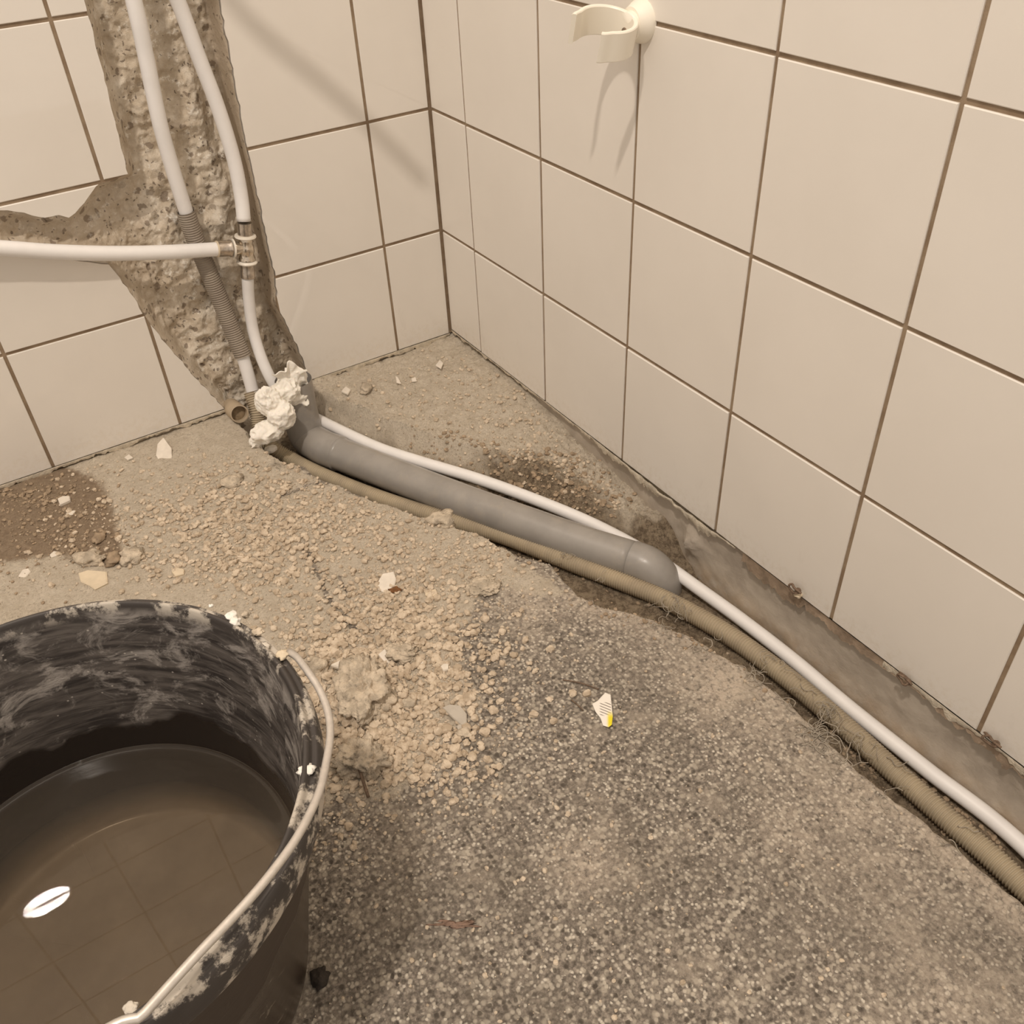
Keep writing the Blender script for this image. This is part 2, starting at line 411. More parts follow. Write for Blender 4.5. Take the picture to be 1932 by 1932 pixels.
def jag(poly, step=.006, amp=.0012, keep=lambda p, q: False):
    out = []
    for i in range(len(poly)):
        p = np.array(poly[i]); q = np.array(poly[(i+1) % len(poly)]); L = np.linalg.norm(q-p); n = max(1, int(L/step))
        nn = np.array([-(q-p)[1], (q-p)[0]])/max(L, 1e-9)
        for k in range(n):
            a = 0 if keep(p, q) else amp*_r.uniform(-1, 1)
            out.append(tuple(p+(q-p)*k/n+nn*a))
    return out
CHJ = jag(CH, .006, .0010)

def tile_boxes(axis, first, zmin, smax, zmax):
    """Tiles of a wall as bevelled boxes. axis 0: the wall x=0 (tiles run along -y), axis 1: the wall y=0 (tiles run along -x)."""
    V, Fc = [], []
    xs = [0.0, first]
    while xs[-1] < smax: xs.append(xs[-1]+W)
    zs = [ZC+H*k for k in range(-1, 40) if ZC+H*(k) < zmax+H]
    b = .0007
    rr = random.Random(axis+5)
    for i in range(len(xs)-1):
        for k in range(len(zs)-1):
            s0, s1 = xs[i]+JW/2+(.0008 if i == 0 else 0), xs[i+1]-JW/2; z0, z1 = max(zs[k]+JW/2, zmin), zs[k+1]-JW/2
            j = rr.uniform(-.0003, .0003)
            def ring(d, ins): return [(s0+ins, z0+ins, d), (s1-ins, z0+ins, d), (s1-ins, z1-ins, d), (s0+ins, z1-ins, d)]
            base = len(V); pts = ring(TH, 0)+ring(b+j, 0)+ring(j, b)
            for s, z, d in pts: V.append((d, -s, z) if axis == 0 else (-s, d, z))
            qs = []
            for m in range(2):
                for q in range(4): qs.append((base+m*4+q, base+m*4+(q+1) % 4, base+m*4+4+(q+1) % 4, base+m*4+4+q))
            qs += [(base+8, base+9, base+10, base+11), (base+3, base+2, base+1, base)]
            if axis == 0: qs = [tuple(reversed(f)) for f in qs]
            Fc += qs
    return V, Fc

def fix_normals(o):
    bm = bmesh.new(); bm.from_mesh(o.data); bmesh.ops.recalc_face_normals(bm, faces=bm.faces); bm.to_mesh(o.data); bm.free()

def cutter(poly, y0, y1):
    n = len(poly); V = [(x, y0, z) for x, z in poly]+[(x, y1, z) for x, z in poly]
    Fc = [tuple(range(n)), tuple(range(2*n-1, n-1, -1))]+[(i, n+i, n+(i+1) % n, (i+1) % n) for i in range(n)]
    o = mesh_obj('cut_shape', V, Fc, None, None, False); fix_normals(o); return o

def apply_cut(o, c):
    md = o.modifiers.new('cut', 'BOOLEAN'); md.operation = 'DIFFERENCE'; md.solver = 'EXACT'; md.object = c
    dg = bpy.context.evaluated_depsgraph_get(); me = bpy.data.meshes.new_from_object(o.evaluated_get(dg))
    o.modifiers.clear(); o.data = me

SM, ZM = 1.5, 2.3
for axis, nm, first, zmin in ((1, 'wall_left', BL, -.0052), (0, 'wall_right', AR, .0008)):
    V, Fc = tile_boxes(axis, first, zmin, SM, ZM)
    o = mesh_obj(nm, V, Fc, [MT if axis == 1 else MT2, MG], None, False); fix_normals(o); tag(o, kind='structure')
    g0, g1 = .0016, .0058
    zlo = zmin-.0002
    if axis == 1: bb = [(-SM-.1, g0), (.004, g1)]
    # grout bed behind the tiles
    if axis == 1: X0, X1, Y0, Y1 = -SM-.1, .007, g0, g1
    else: X0, X1, Y0, Y1 = g0, g1, -SM-.1, .007
    vs = [(x, y, z) for z in (zlo, ZM) for x, y in ((X0, Y0), (X1, Y0), (X1, Y1), (X0, Y1))]
    g = mesh_obj('grout', vs, [(0, 1, 2, 3), (4, 5, 6, 7), (0, 1, 5, 4), (1, 2, 6, 5), (2, 3, 7, 6), (3, 0, 4, 7)], MG, None, False); fix_normals(g)
    if axis == 1:
        c = cutter(CHJ, -.02, .03); apply_cut(o, c); apply_cut(g, c)
        bpy.data.objects.remove(c, do_unlink=True)
        if len(o.data.materials) == 0: o.data.materials.append(MT)
    g.parent = o

# ------------------------------------------------------------------ the chase: rough plaster behind the left wall's tiles
nx, nz = 260, 380
gx = np.concatenate([np.linspace(-.75, -.50, 40, endpoint=False), np.linspace(-.50, -.195, nx)])
gz = np.concatenate([np.linspace(-.13, .47, nz), np.linspace(.472, .96, 60)])
GX, GZ = np.meshgrid(gx, gz, indexing='ij')
sd = sdist(GX, GZ, CH)
right = sstep(-.262, -.245, GX)
wd = .016*(1-right)+.0035*right
deep = .030+.012*right+.012*fbm(GX, GZ, 30, 3, 4)
deep = np.where(GX < -.36, .012+.018*sstep(-.42, -.35, GX)*1.0, deep)*1.0
ridge = fbm(GX, GZ, 55, 5, 1.7)
ridge2 = np.abs(fbm(GX, GZ, 90, 4, 8.1))
dep = .0058+(deep*.8+ridge*.016+ridge2*.009)*sstep(-.001, 1, np.clip(sd, 0, None)/wd*1.0)
dep = np.where(sd < 0, .0058, np.maximum(dep, .0065))
dep = dep*(1-.0*GZ)
idx = np.arange(GX.size).reshape(GX.shape)
fq = np.stack([idx[:-1, :-1], idx[1:, :-1], idx[1:, 1:], idx[:-1, 1:]], -1).reshape(-1, 4)
edge = np.maximum(sstep(.0, .010, .012-sd)*right, sstep(-.335, -.356, GX)*.55)
edge = np.maximum(edge, sstep(.008, .0, sd)*.6)
ch = mesh_obj('chase_plaster', np.stack([GX, dep, GZ], -1).reshape(-1, 3), fq, MC, bpy.data.objects['wall_left'], True, {'edge': edge.ravel()})
ch.location = (0, 0, 0)

# ------------------------------------------------------------------ right wall below the tiles: cement plaster, and the ragged mortar lips
ys = np.linspace(-1.65, .012, 560); zs = np.linspace(-.14, .02, 54)
YY, ZZ = np.meshgrid(ys, zs, indexing='ij')
XX = .0066+fbm(YY, ZZ, 26, 4, 3)*.007+.004*sstep(-.05, -.09, ZZ)*-1
XX = np.where(ZZ > -.004, .0062, XX)
XX += -.010*np.exp(-((YY+.497)/.010)**2-((ZZ+.038)/.016)**2)*(1+1.5*fbm(YY, ZZ, 220, 3, 6))
idx = np.arange(YY.size).reshape(YY.shape)
fq = np.stack([idx[:-1, :-1], idx[:-1, 1:], idx[1:, 1:], idx[1:, :-1]], -1).reshape(-1, 4)
pl = mesh_obj('plaster_band', np.stack([XX, YY, ZZ], -1).reshape(-1, 3), fq, MR, bpy.data.objects['wall_right']); pl.location = (0, 0, 0)
# back of the left wall below the tiles
xs_ = np.linspace(-1.65, .01, 420); zs = np.linspace(-.14, .0, 22)
X2, Z2 = np.meshgrid(xs_, zs, indexing='ij'); Y2 = .0060+fbm(X2, Z2, 30, 3, 9)*.004
Y2 = np.where((X2 > -.33) & (X2 < -.205), .05, Y2)
idx = np.arange(X2.size).reshape(X2.shape)
fq = np.stack([idx[:-1, :-1], idx[1:, :-1], idx[1:, 1:], idx[:-1, 1:]], -1).reshape(-1, 4)
pl = mesh_obj('plaster_band', np.stack([X2, Y2, Z2], -1).reshape(-1, 3), fq, MR, bpy.data.objects['wall_left']); pl.location = (0, 0, 0)

def lip(name, axis, s0, s1, ztop, low, out, mat, seed, keep=None, step=.0017, depth=.0065):
    """Ragged strip hanging under the tiles: low(s) gives how far it hangs, out(s) how proud it stands."""
    s = np.arange(s0, s1, step); rr = np.random.RandomState(seed)
    n = len(s); h = np.array([low(x) for x in s])
    h = h*(1+.55*(2*fbm(s, s*0, 70, 3, seed)+1.2*fbm(s, s*0, 330, 2, seed+3)))
    # short breaks: steps in the hanging height
    h += .0028*np.floor(3.2*vnoise(s*120+seed, s*0+seed))/3-.001
    h = np.maximum(h, .0004)
    o_ = np.array([out(x) for x in s])*(1+1.2*fbm(s, s*0, 120, 3, seed+1)); V = []; Fc = []
    for i in range(n):
        zt = ztop; m = 4
        for k in range(m+1):
            z = zt-h[i]*k/m; d = -o_[i]*(math.sin(math.pi*min(1, .35+.65*k/m)))
            V.append((d, z)) 
        V.append((depth, zt-h[i]*.97)); V.append((depth, zt))
    VV = [((d, -s[i//7], z) if axis == 0 else (-s[i//7], d, z)) for i, (d, z) in enumerate(V)]
    for i in range(n-1):
        if keep and not keep(s[i]): continue
        for k in range(6):
            a = i*7+k; Fc.append((a, a+1, a+8, a+7))
    ob = mesh_obj(name, VV, Fc, mat, bpy.data.objects['wall_right' if axis == 0 else 'wall_left'], False); ob.location = (0, 0, 0); return ob
lip('mortar_edge', 0, .004, .56, .0010, lambda s: .004+.008*math.exp(-((s-.425)/.03)**2)+.012*math.exp(-((s-.510)/.022)**2)+.004*math.exp(-((s-.36)/.03)**2), lambda s: .0008+.0030*math.exp(-((s-.47)/.08)**2), M_LIP, 11)
lip('mortar_edge', 0, .56, 1.5, .0010, lambda s: .0045+.004*math.sin(s*41)**2, lambda s: .0006, M_LIP, 23, keep=lambda s: vnoise(np.array([s*22.0]), np.array([3.3]))[0] > .38)
lip('membrane_edge', 0, .57, 1.5, -.0006, lambda s: .0095+.003*math.sin(s*23), lambda s: -.0012, M_SEAL, 31)
lip('mortar_edge', 1, .002, .207, -.0050, lambda s: .0035+.0035*abs(math.sin(s*30)), lambda s: .0008, M_LIP, 41)
lip('mortar_edge', 1, .325, 1.5, -.0050, lambda s: .0032+.002*abs(math.sin(s*31)), lambda s: .0008, M_LIP, 47)

# ------------------------------------------------------------------ floor: screed slab, dug trench, heap in the corner
ZF = -.02
def fp(u, v, z=ZF): return tuple(at(u, v, 2, z)[:2])
EDGE = [(-.326, .02), (-.322, -.035), (-.315, -.10)]+[fp(*q) for q in [(520, 868), (545, 878), (575, 884), (600, 903), (650, 922), (700, 946), (745, 958), (790, 982), (835, 978), (862, 1003), (905, 1012), (935, 1030), (985, 1052), (1035, 1062), (1058, 1090), (1085, 1125), (1140, 1150), (1205, 1160), (1250, 1182), (1300, 1200), (1345, 1232), (1400, 1262), (1460, 1310), (1500, 1340), (1560, 1405), (1620, 1458), (1690, 1515), (1750, 1560), (1840, 1635), (1932, 1715)]]
EDGE += [(-.085, -1.05), (-.085, -1.9)]
SLAB = EDGE+[(-1.9, -1.9), (-1.9, .3), (-.326, .3)]
PLAT = [(-.207, .3), (-.207, .005)]+[fp(*q) for q in [(607, 765), (640, 790), (690, 810), (760, 838), (830, 858), (880, 866), (930, 862), (1000, 862), (1060, 880), (1110, 915), (1140, 945)]]+[(-.018, -.435), (.04, -.47), (.3, -.47), (.3, .3)]
WHITE_RUN = [at(598, 790, 2, -.034),
      at(655, 818, 2, -.036), at(720, 847, 2, -.038), at(800, 873, 2, -.040), at(900, 903, 2, -.043), at(1000, 939, 2, -.048), at(1100, 980, 2, -.054), at(1180, 1020, 2, -.059), at(1250, 1062, 2, -.063),
      at(1320, 1112, 2, -.067), at(1400, 1170, 2, -.069), at(1500, 1248, 2, -.069), at(1600, 1333, 2, -.069), at(1750, 1453, 2, -.069), at(1932, 1598, 2, -.069), (-.028, -1.05, -.07), (-.035, -1.35, -.07)]
GREY_RUN = [at(588, 829, 2, -.050), at(700, 879, 2, -.050), at(800, 918, 2, -.052), at(900, 956, 2, -.053), at(1000, 992, 2, -.054), at(1100, 1027, 2, -.056), at(1195, 1057, 2, -.056)]
HOSE_RUN = [at(512, 842, 2, -.040), at(548, 866, 2, -.056), at(600, 893, 2, -.062), at(690, 930, 2, -.066), at(780, 961, 2, -.066), at(865, 986, 2, -.066),
      at(950, 1011, 2, -.066), at(1025, 1040, 2, -.066), at(1100, 1070, 2, -.066), at(1180, 1100, 2, -.066), at(1250, 1129, 2, -.066), at(1325, 1168, 2, -.066), at(1400, 1215, 2, -.066), at(1500, 1290, 2, -.066), at(1600, 1376, 2, -.066), at(1700, 1467, 2, -.066), at(1800, 1556, 2, -.066),
      at(1932, 1674, 2, -.066), (-.052, -1.1, -.067), (-.06, -1.4, -.067)]
def height(x, y):
    jx = fbm(x, y, 60, 3, 2.2)*.010; jy = fbm(x, y, 60, 3, 5.7)*.010
    ds = sdist(x+jx*.6, y+jy*.6, SLAB); dp = sdist(x+jx, y+jy, PLAT)
    und = fbm(x, y, 9, 3, 1.1)*.006+fbm(x, y, 45, 4, 3.1)*.0022+fbm(x, y, 190, 2, 6)*.0010
    sandw = sand_w(x, y)
    slab = ZF+und*(.35+.65*sandw)+sandw*(.002+np.maximum(fbm(x, y, 110, 3, 7.7), 0)*.0045)
    near = np.exp(-np.abs(y)/.05)*(x < -.2)
    slab = slab+near*.006
    # a raised crumbling edge beside the trench
    plat = -.012-.030*sstep(.16, .42, -y)+.013*fbm(x, y, 16, 4, 2)+.012*np.abs(fbm(x, y, 60, 5, 9))+.004*fbm(x, y, 160, 3, 1)*(.4+sstep(.18, .3, -y)*1.6)
    bot = -.080+.010*fbm(x, y, 30, 4, 8)+.006*np.abs(fbm(x, y, 110, 3, 4))
    bot = bot+.020*np.exp(-((y+.0)/.06)**2)*(x < -.2)
    # the trench fills up along the right wall towards the camera
    bot = bot-.0*y
    hs = bot+(slab-bot)*sstep(-1, 0, ds/(.012+.012*sstep(.45, .8, -y)))
    hp = bot+(plat-bot)*sstep(-1, 0, dp/(.022+.03*sstep(.2, .36, -y)))
    h = np.maximum(hs, hp)
    for path, clear in ((WHITE_RUN, .010), (GREY_RUN, .026), (HOSE_RUN, .012)):
        d = np.full(x.shape, 1e9); zc = np.zeros(x.shape)
        for (x0, y0, z0), (x1, y1, z1) in zip(path[:-1], path[1:]):
            dx, dy = x1-x0, y1-y0; t = np.clip(((x-x0)*dx+(y-y0)*dy)/(dx*dx+dy*dy+1e-12), 0, 1)
            q = np.hypot(x-x0-t*dx, y-y0-t*dy); m = q < d; d = np.where(m, q, d); zc = np.where(m, z0+t*(z1-z0), zc)
        h = np.where(d < clear+.014, np.minimum(h, zc-.004+np.maximum(d-clear, 0)*2.2+.0*h), h)
    return h, ds, dp
SANDP = [fp(*q) for q in [(-300, 1250), (-300, 700), (430, 760), (545, 878), (700, 950), (850, 985), (960, 1045), (1060, 1120), (1010, 1120), (905, 1110), (880, 1190), (850, 1260), (890, 1320), (860, 1400), (830, 1440), (740, 1500), (640, 1530), (560, 1560), (300, 1700), (-100, 1500)]]
def sand_w(x, y): return sstep(-.022, .022, sdist(x, y, SANDP)+fbm(x, y, 30, 3, 3.3)*.04)
def axis_pts(lo, hi, flo, fhi, fine, coarse):
    return np.concatenate([np.arange(lo, flo, coarse), np.arange(flo, fhi, fine), np.arange(fhi, hi+coarse*.5, coarse)])
gx = axis_pts(-1.6, .012, -.72, .012, .0019, .02); gx = gx[gx < .013]
gy = axis_pts(-1.65, .030, -1.0, .028, .0019, .02); gy = gy[gy < .031]
FX, FY = np.meshgrid(gx, gy, indexing='ij')
FZ, DS, DP = height(FX, FY)
FZ = np.where(FY > .006, np.where((FX > -.33) & (FX < -.205), FZ, FZ-.0), FZ)
sw = sand_w(FX, FY)
dpw = sstep(-.05, .02, sdist(FX, FY, [fp(*q) for q in [(-400, 1020), (-300, 960), (0, 925), (110, 905), (165, 925), (190, 985), (205, 1050), (120, 1030), (60, 1040), (0, 1050), (-200, 1150)]]))
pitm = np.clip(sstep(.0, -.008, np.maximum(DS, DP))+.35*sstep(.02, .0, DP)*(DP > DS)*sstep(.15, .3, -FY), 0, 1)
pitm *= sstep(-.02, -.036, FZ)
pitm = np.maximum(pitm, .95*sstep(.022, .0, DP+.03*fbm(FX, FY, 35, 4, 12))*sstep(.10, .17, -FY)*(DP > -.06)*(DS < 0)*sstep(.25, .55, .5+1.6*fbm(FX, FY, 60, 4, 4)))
for path, w_ in (([(572, 1030), (592, 1065), (606, 1100), (622, 1135), (645, 1160), (674, 1196)], .0036), ([(640, 1088), (650, 1112), (660, 1130)], .0014), ([(520, 942), (560, 925), (600, 912), (622, 906)], .0035)):
    dq = distpoly(FX, FY, [fp(*q) for q in path], False)+.003*fbm(FX, FY, 200, 3, 2)
    sw = sw*(1-.85*np.exp(-(dq/w_)**2)); FZ = FZ-.0012*np.exp(-(dq/(w_*1.5))**2)
sandall = np.maximum(np.where((DP > 0) | (DS < -.004), .95, 0), sw)
# pale dusty streaks on the slab
pale = np.zeros_like(FX)
for u, v, sx, a in [(1370, 1290, .030, 1), (1450, 1330, .035, .8), (1100, 1620, .018, .8), (1000, 1130, .03, .8), (1150, 1140, .02, .9), (1500, 1560, .02, .7), (1330, 1180, .02, .8), (1650, 1650, .03, .5), (760, 1590, .02, .3), (1780, 1900, .04, .5), (1600, 1500, .035, .7), (1240, 1200, .03, .6)]:
    cx, cy = fp(u, v); pale = np.maximum(pale, a*np.exp(-((FX-cx)**2+(FY-cy)**2)/(2*sx*sx)))
pale *= .55+1.2*(fbm(FX, FY, 40, 4, 5)+.3)
pale = np.clip(np.maximum(pale, .75*sstep(.035, .004, DS)*(DS > -.02)*(FY < -.5)), 0, 1)
idx = np.arange(FX.size).reshape(FX.shape)
fq = np.stack([idx[:-1, :-1], idx[1:, :-1], idx[1:, 1:], idx[:-1, 1:]], -1).reshape(-1, 4)
floor = mesh_obj('floor', np.stack([FX, FY, FZ], -1).reshape(-1, 3), fq, MF, None, True,
                 {'sand': sandall.ravel(), 'damp': dpw.ravel(), 'pit': pitm.ravel(), 'pale': pale.ravel()})
tag(floor, kind='structure')
def hz(x, y): return float(height(np.array([x]), np.array([y]))[0][0])
def ground(u, v, z=ZF):
    for _ in range(6):
        q = at(u, v, 2, z); z = hz(q[0], q[1])
    return np.array([q[0], q[1], z])

# ------------------------------------------------------------------ crumbs of mortar: nobody could count them
ICO_V = []; _p = (1+5**.5)/2
for a, b in ((1, _p), (-1, _p), (1, -_p), (-1, -_p)): ICO_V += [(0, a, b), (a, b, 0), (b, 0, a)]
ICO_V = np.array(ICO_V)/math.hypot(1, _p)
bm = bmesh.new(); bmesh.ops.create_icosphere(bm, subdivisions=2, radius=1)
I2V = np.array([v.co[:] for v in bm.verts]); I2F = np.array([[v.index for v in f.verts] for f in bm.faces]); bm.free()
def rot_rand(rs, n):
    q = rs.normal(size=(n, 4)); q /= np.linalg.norm(q, axis=1)[:, None]; w_, x, y, z = q.T
    return np.stack([1-2*(y*y+z*z), 2*(x*y-z*w_), 2*(x*z+y*w_), 2*(x*y+z*w_), 1-2*(x*x+z*z), 2*(y*z-x*w_), 2*(x*z-y*w_), 2*(y*z+x*w_), 1-2*(x*x+y*y)], 1).reshape(n, 3, 3)
def crumbs(name, pts, rad, mat, seed):
    rs = np.random.RandomState(seed); n = len(pts)
    V = np.repeat(I2V[None], n, 0)*(1+rs.uniform(-.22, .22, (n, len(I2V), 1)))
    V *= rs.uniform(.6, 1.15, (n, 1, 3)); V = np.einsum('nij,nkj->nki', rot_rand(rs, n), V)
    V[:, :, 2] *= .75; V *= rad[:, None, None]; V += pts[:, None]
    Fc = (I2F[None]+np.arange(n)[:, None, None]*len(I2V)).reshape(-1, 3)
    return mesh_obj(name, V.reshape(-1, 3), Fc, mat, None, False)
rs = np.random.RandomState(12)
CL = [(470, 915, 70, 30, 300, 1.0), (515, 1000, 95, 42, 900, 1.25), (420, 975, 90, 35, 350, 1), (265, 975, 75, 28, 220, 1.1), (640, 960, 70, 30, 220, .8), (700, 1000, 60, 35, 260, .9),
      (455, 1075, 80, 32, 380, 1.1), (860, 1050, 75, 38, 500, .9), (745, 1140, 62, 40, 620, 1.1), (730, 1225, 120, 48, 900, 1.25), (790, 1320, 90, 70, 900, 1.35), (640, 1320, 50, 60, 420, 1.6),
      (720, 1410, 90, 50, 520, 1.3), (900, 755, 75, 55, 350, .9), (1050, 900, 70, 55, 600, 1.0), (1000, 770, 60, 60, 200, .9), (330, 1060, 160, 30, 350, 1), (560, 1130, 90, 50, 260, .8),
      (930, 780, 120, 80, 200, .7), (700, 760, 60, 30, 120, .9), (300, 900, 130, 30, 200, .8), (780, 1450, 120, 60, 260, .9), (640, 1500, 60, 70, 150, .9), (960, 1100, 90, 60, 200, .7),
      (1120, 1330, 200, 120, 160, .55), (1300, 1600, 400, 200, 260, .55), (900, 1700, 250, 180, 200, .6)]
Q = []; Rr = []
for u, v, su, sv, n, k in CL:
    for _ in range(int(n*1.25)):
        Q.append(fp(rs.normal(u, su), rs.normal(v, sv))); Rr.append(k*(.0006+.0029*rs.rand()**2.6))
Q = np.array(Q); Rr = np.array(Rr)
BC = np.array([-.606, -.643])
ok = (Q[:, 0] < -.004) & (Q[:, 1] < -.004) & (np.hypot(Q[:, 0]-BC[0], Q[:, 1]-BC[1]) > .107)
Q = Q[ok]; Rr = Rr[ok]; Z_, ds_, dp_ = height(Q[:, 0], Q[:, 1])
ok = (np.maximum(ds_, dp_) > .002) | (rs.rand(len(Q)) < .35)
Q, Rr, Z_ = Q[ok], Rr[ok], Z_[ok]
o = crumbs('mortar_crumbs', np.c_[Q, Z_+Rr*.35], Rr, M_CRUMB, 4)
tag(o, 'tan crumbs of broken mortar strewn over the dusty screed', 'rubble', kind='stuff')
Q = []; Rr = []
for u, v, su, sv, n, k in [(70, 945, 60, 20, 330, 1.1), (90, 1000, 70, 30, 420, .9), (160, 1030, 40, 20, 120, 1.2), (20, 1090, 60, 25, 60, .7), (960, 885, 80, 22, 700, 1.25), (1080, 925, 50, 26, 450, 1.3), (800, 842, 60, 14, 250, 1.1), (1230, 1150, 60, 14, 120, 1)]:
    for _ in range(n): Q.append(fp(rs.normal(u, su), rs.normal(v, sv))); Rr.append(k*(.0006+.0024*rs.rand()**3))
for _ in range(900):
    t_ = rs.rand(); a = at(600, 870, 2, -.08)*(1-t_)+at(1900, 1600, 2, -.08)*t_
    Q.append((min(-.01, a[0]+rs.normal(0, .018)), a[1])); Rr.append(.0006+.0024*rs.rand()**3)
Q = np.array(Q); Rr = np.array(Rr); Z_, ds_, dp_ = height(Q[:, 0], Q[:, 1]); ok = (Q[:, 1] < -.004); Q, Rr, Z_ = Q[ok], Rr[ok], Z_[ok]
o = crumbs('soil_crumbs', np.c_[Q, Z_+Rr*.35], Rr, M_CRUMB_D, 5)
tag(o, 'brown soil crumbs in the trench and on the damp patch by the left wall', 'rubble', kind='stuff')

# ------------------------------------------------------------------ clods and shards one by one
def clod(name, u, v, w_px, h_px, label, cat, mat=M_CLOD, seed=0, flat=.6, rough=.28, sub=5, rot=0.0, group=None):
    g = ground(u, v); dist = np.dot(g-CAM, fwd); s = dist/F; ang = -.08
    el = -(g-CAM)[2]/np.linalg.norm(g-CAM)
    rx = w_px*s/2; ry = h_px*s/2/max(.5, el)*.9; rz = min(rx, ry)*flat
    bm = bmesh.new(); bmesh.ops.create_icosphere(bm, subdivisions=sub, radius=1)
    off = Vector((seed*3.7, seed*1.3, seed*2.1))
    V = []; 
    for vt in bm.verts:
        p = vt.co.copy(); n = mnoise.fractal(p*1.3+off, 1.0, 2.0, 4)*rough*1.7+mnoise.fractal(p*4+off, .6, 2.1, 5)*rough*.85
        q = p*(1+n); V.append((q.x*rx, q.y*ry, q.z*rz))
    Fc = [[v_.index for v_ in f.verts] for f in bm.faces]; bm.free()
    V = np.array(V); V[:, 2] = np.maximum(V[:, 2], -rz*.45)
    yaw = math.atan2(r2[1], r2[0])+rot; c, s_ = math.cos(yaw), math.sin(yaw)
    V = np.c_[V[:, 0]*c-V[:, 1]*s_, V[:, 0]*s_+V[:, 1]*c, V[:, 2]+rz*.38]
    o = mesh_obj(name, V, Fc, mat, None, True, None, tuple(g)); tag(o, label, cat, group); return o
def shard(name, poly_px, z_thick, label, cat, mat, tilt=(0, 0), seed=0, lift=0.0, group=None):
    """A flat chip: outline given as seen, laid on the ground with its own thickness."""
    c = np.mean(np.array(poly_px), axis=0); g = ground(c[0], c[1]); pts = [at(u, v, 2, g[2]+lift+z_thick)-g for u, v in poly_px]
    n = len(pts); V = []
    for k, (dz, sc) in enumerate(((0, 1.0), (z_thick*.7, 1.02), (z_thick, .93))):
        for q in pts: V.append((q[0]*sc, q[1]*sc, dz+lift-.0006+tilt[0]*q[0]-tilt[1]*q[1]))
    Fc = [tuple(range(n-1, -1, -1)), tuple(range(2*n, 3*n))]
    for k in range(2):
        for i in range(n): Fc.append((k*n+i, k*n+(i+1) % n, (k+1)*n+(i+1) % n, (k+1)*n+i))
    o = mesh_obj(name, V, Fc, mat, None, False, None, tuple(g)); fix_normals(o); tag(o, label, cat, group); return o

clod('mortar_clod', 690, 1306, 92, 112, 'largest tan mortar clod on the rubble right of the bucket handle', 'clod', seed=1, flat=.75, rot=.3)
clod('mortar_clod', 688, 1440, 92, 72, 'round crumbly mortar clod with a nail sticking out below it', 'clod', seed=4, flat=.8)
clod('mortar_clod', 772, 1330, 30, 24, 'small round clod between the largest clod and the grey shard', 'clod', seed=6, sub=3)
clod('mortar_clod', 912, 1108, 62, 40, 'flat tan clod lying where sand meets the speckled screed', 'clod', seed=8, flat=.35, rough=.2)
clod('mortar_clod', 760, 1232, 66, 36, 'flattish sandy clod just above the small pale chips', 'clod', seed=9, flat=.45)
clod('mortar_clod', 600, 1262, 44, 34, 'clod touching the pivot end of the bucket handle', 'clod', seed=12, sub=3)
clod('mortar_clod', 170, 1056, 52, 26, 'blocky mortar lump above the flat tan adhesive flake', 'clod', seed=14, flat=.6, sub=3)
clod('mortar_clod', 215, 1056, 28, 24, 'darker lump right beside the blocky mortar lump', 'clod', mat=M_CRUMB_D, seed=15, sub=3)
clod('mortar_clod', 250, 1052, 42, 28, 'rounded lump at the right end of the row of lumps above the bucket', 'clod', seed=16, sub=3)
clod('mortar_clod', 188, 1016, 22, 20, 'lump at the right tip of the damp brown patch', 'clod', mat=M_CRUMB_D, seed=17, sub=3)
clod('mortar_clod', 690, 735, 22, 18, 'grey lump on the corner heap near the wall, right of a pale chip', 'clod', seed=18, sub=3)
clod('mortar_clod', 875, 1385, 34, 20, 'small clod below the grey half-round shard', 'clod', seed=20, sub=3)
clod('mortar_clod', 800, 1200, 30, 20, 'clod between the flat clod and the rusty lump', 'clod', seed=21, sub=3)
clod('mortar_clod', 660, 1345, 36, 40, 'clod squeezed between the bucket and the largest clod', 'clod', seed=22, sub=3)
clod('mortar_clod', 440, 910, 40, 22, 'low sandy lump in front of the open conduit stub', 'clod', seed=23, sub=3, flat=.4)
clod('mortar_clod', 832, 984, 52, 30, 'rounded lump on the trench rim beside the ribbed hose', 'clod', seed=24, sub=3, flat=.6)
clod('rust_lump', 746, 1115, 20, 13, 'orange-brown rusty lump below the pale grey chip', 'rust lump', M_RUSTB, seed=30, sub=3)
clod('dark_lump', 604, 1848, 34, 40, 'black crumbly lump on the screed against the bucket side', 'lump', M_DARK, seed=31, sub=3, flat=.8)
clod('red_stain_flake', 858, 1744, 66, 12, 'thin reddish flake on the speckled screed right of the bucket', 'flake', simple('reddish_flake', (.30, .205, .155), .9, .1, .3, 200, .6, 500, .001), seed=33, sub=4, flat=.12, rough=.7)

S = lambda *a: list(a)
shard('tile_shard', S((297, 838), (310, 829), (322, 842), (320, 862), (301, 864), (292, 852)), .003, 'cream shard standing out nearest the left wall', 'shard', M_WHITE, (.15, -.28), lift=.003)
shard('tile_shard', S((234, 862), (243, 856), (250, 862), (240, 866)), .002, 'tiny shard left of the cream shard by the left wall', 'shard', M_WHITE)
shard('tile_shard', S((108, 940), (118, 935), (131, 935), (131, 941), (112, 950)), .004, 'whitish stub shard on the damp patch, nearest the left wall', 'shard', M_WHITE)
shard('tile_shard', S((124, 968), (132, 963), (142, 962), (138, 969), (128, 972)), .002, 'small white shard in the middle of the damp brown patch', 'shard', M_WHITE)
shard('tile_shard', S((93, 1046), (101, 1039), (110, 1040), (108, 1046), (96, 1050)), .002, 'white sliver at the lower edge of the damp brown patch', 'shard', M_WHITE)
shard('tile_shard', S((34, 1086), (42, 1074), (53, 1071), (57, 1077), (47, 1088)), .002, 'oval white shard nearest the left edge above the bucket', 'shard', M_WHITE)
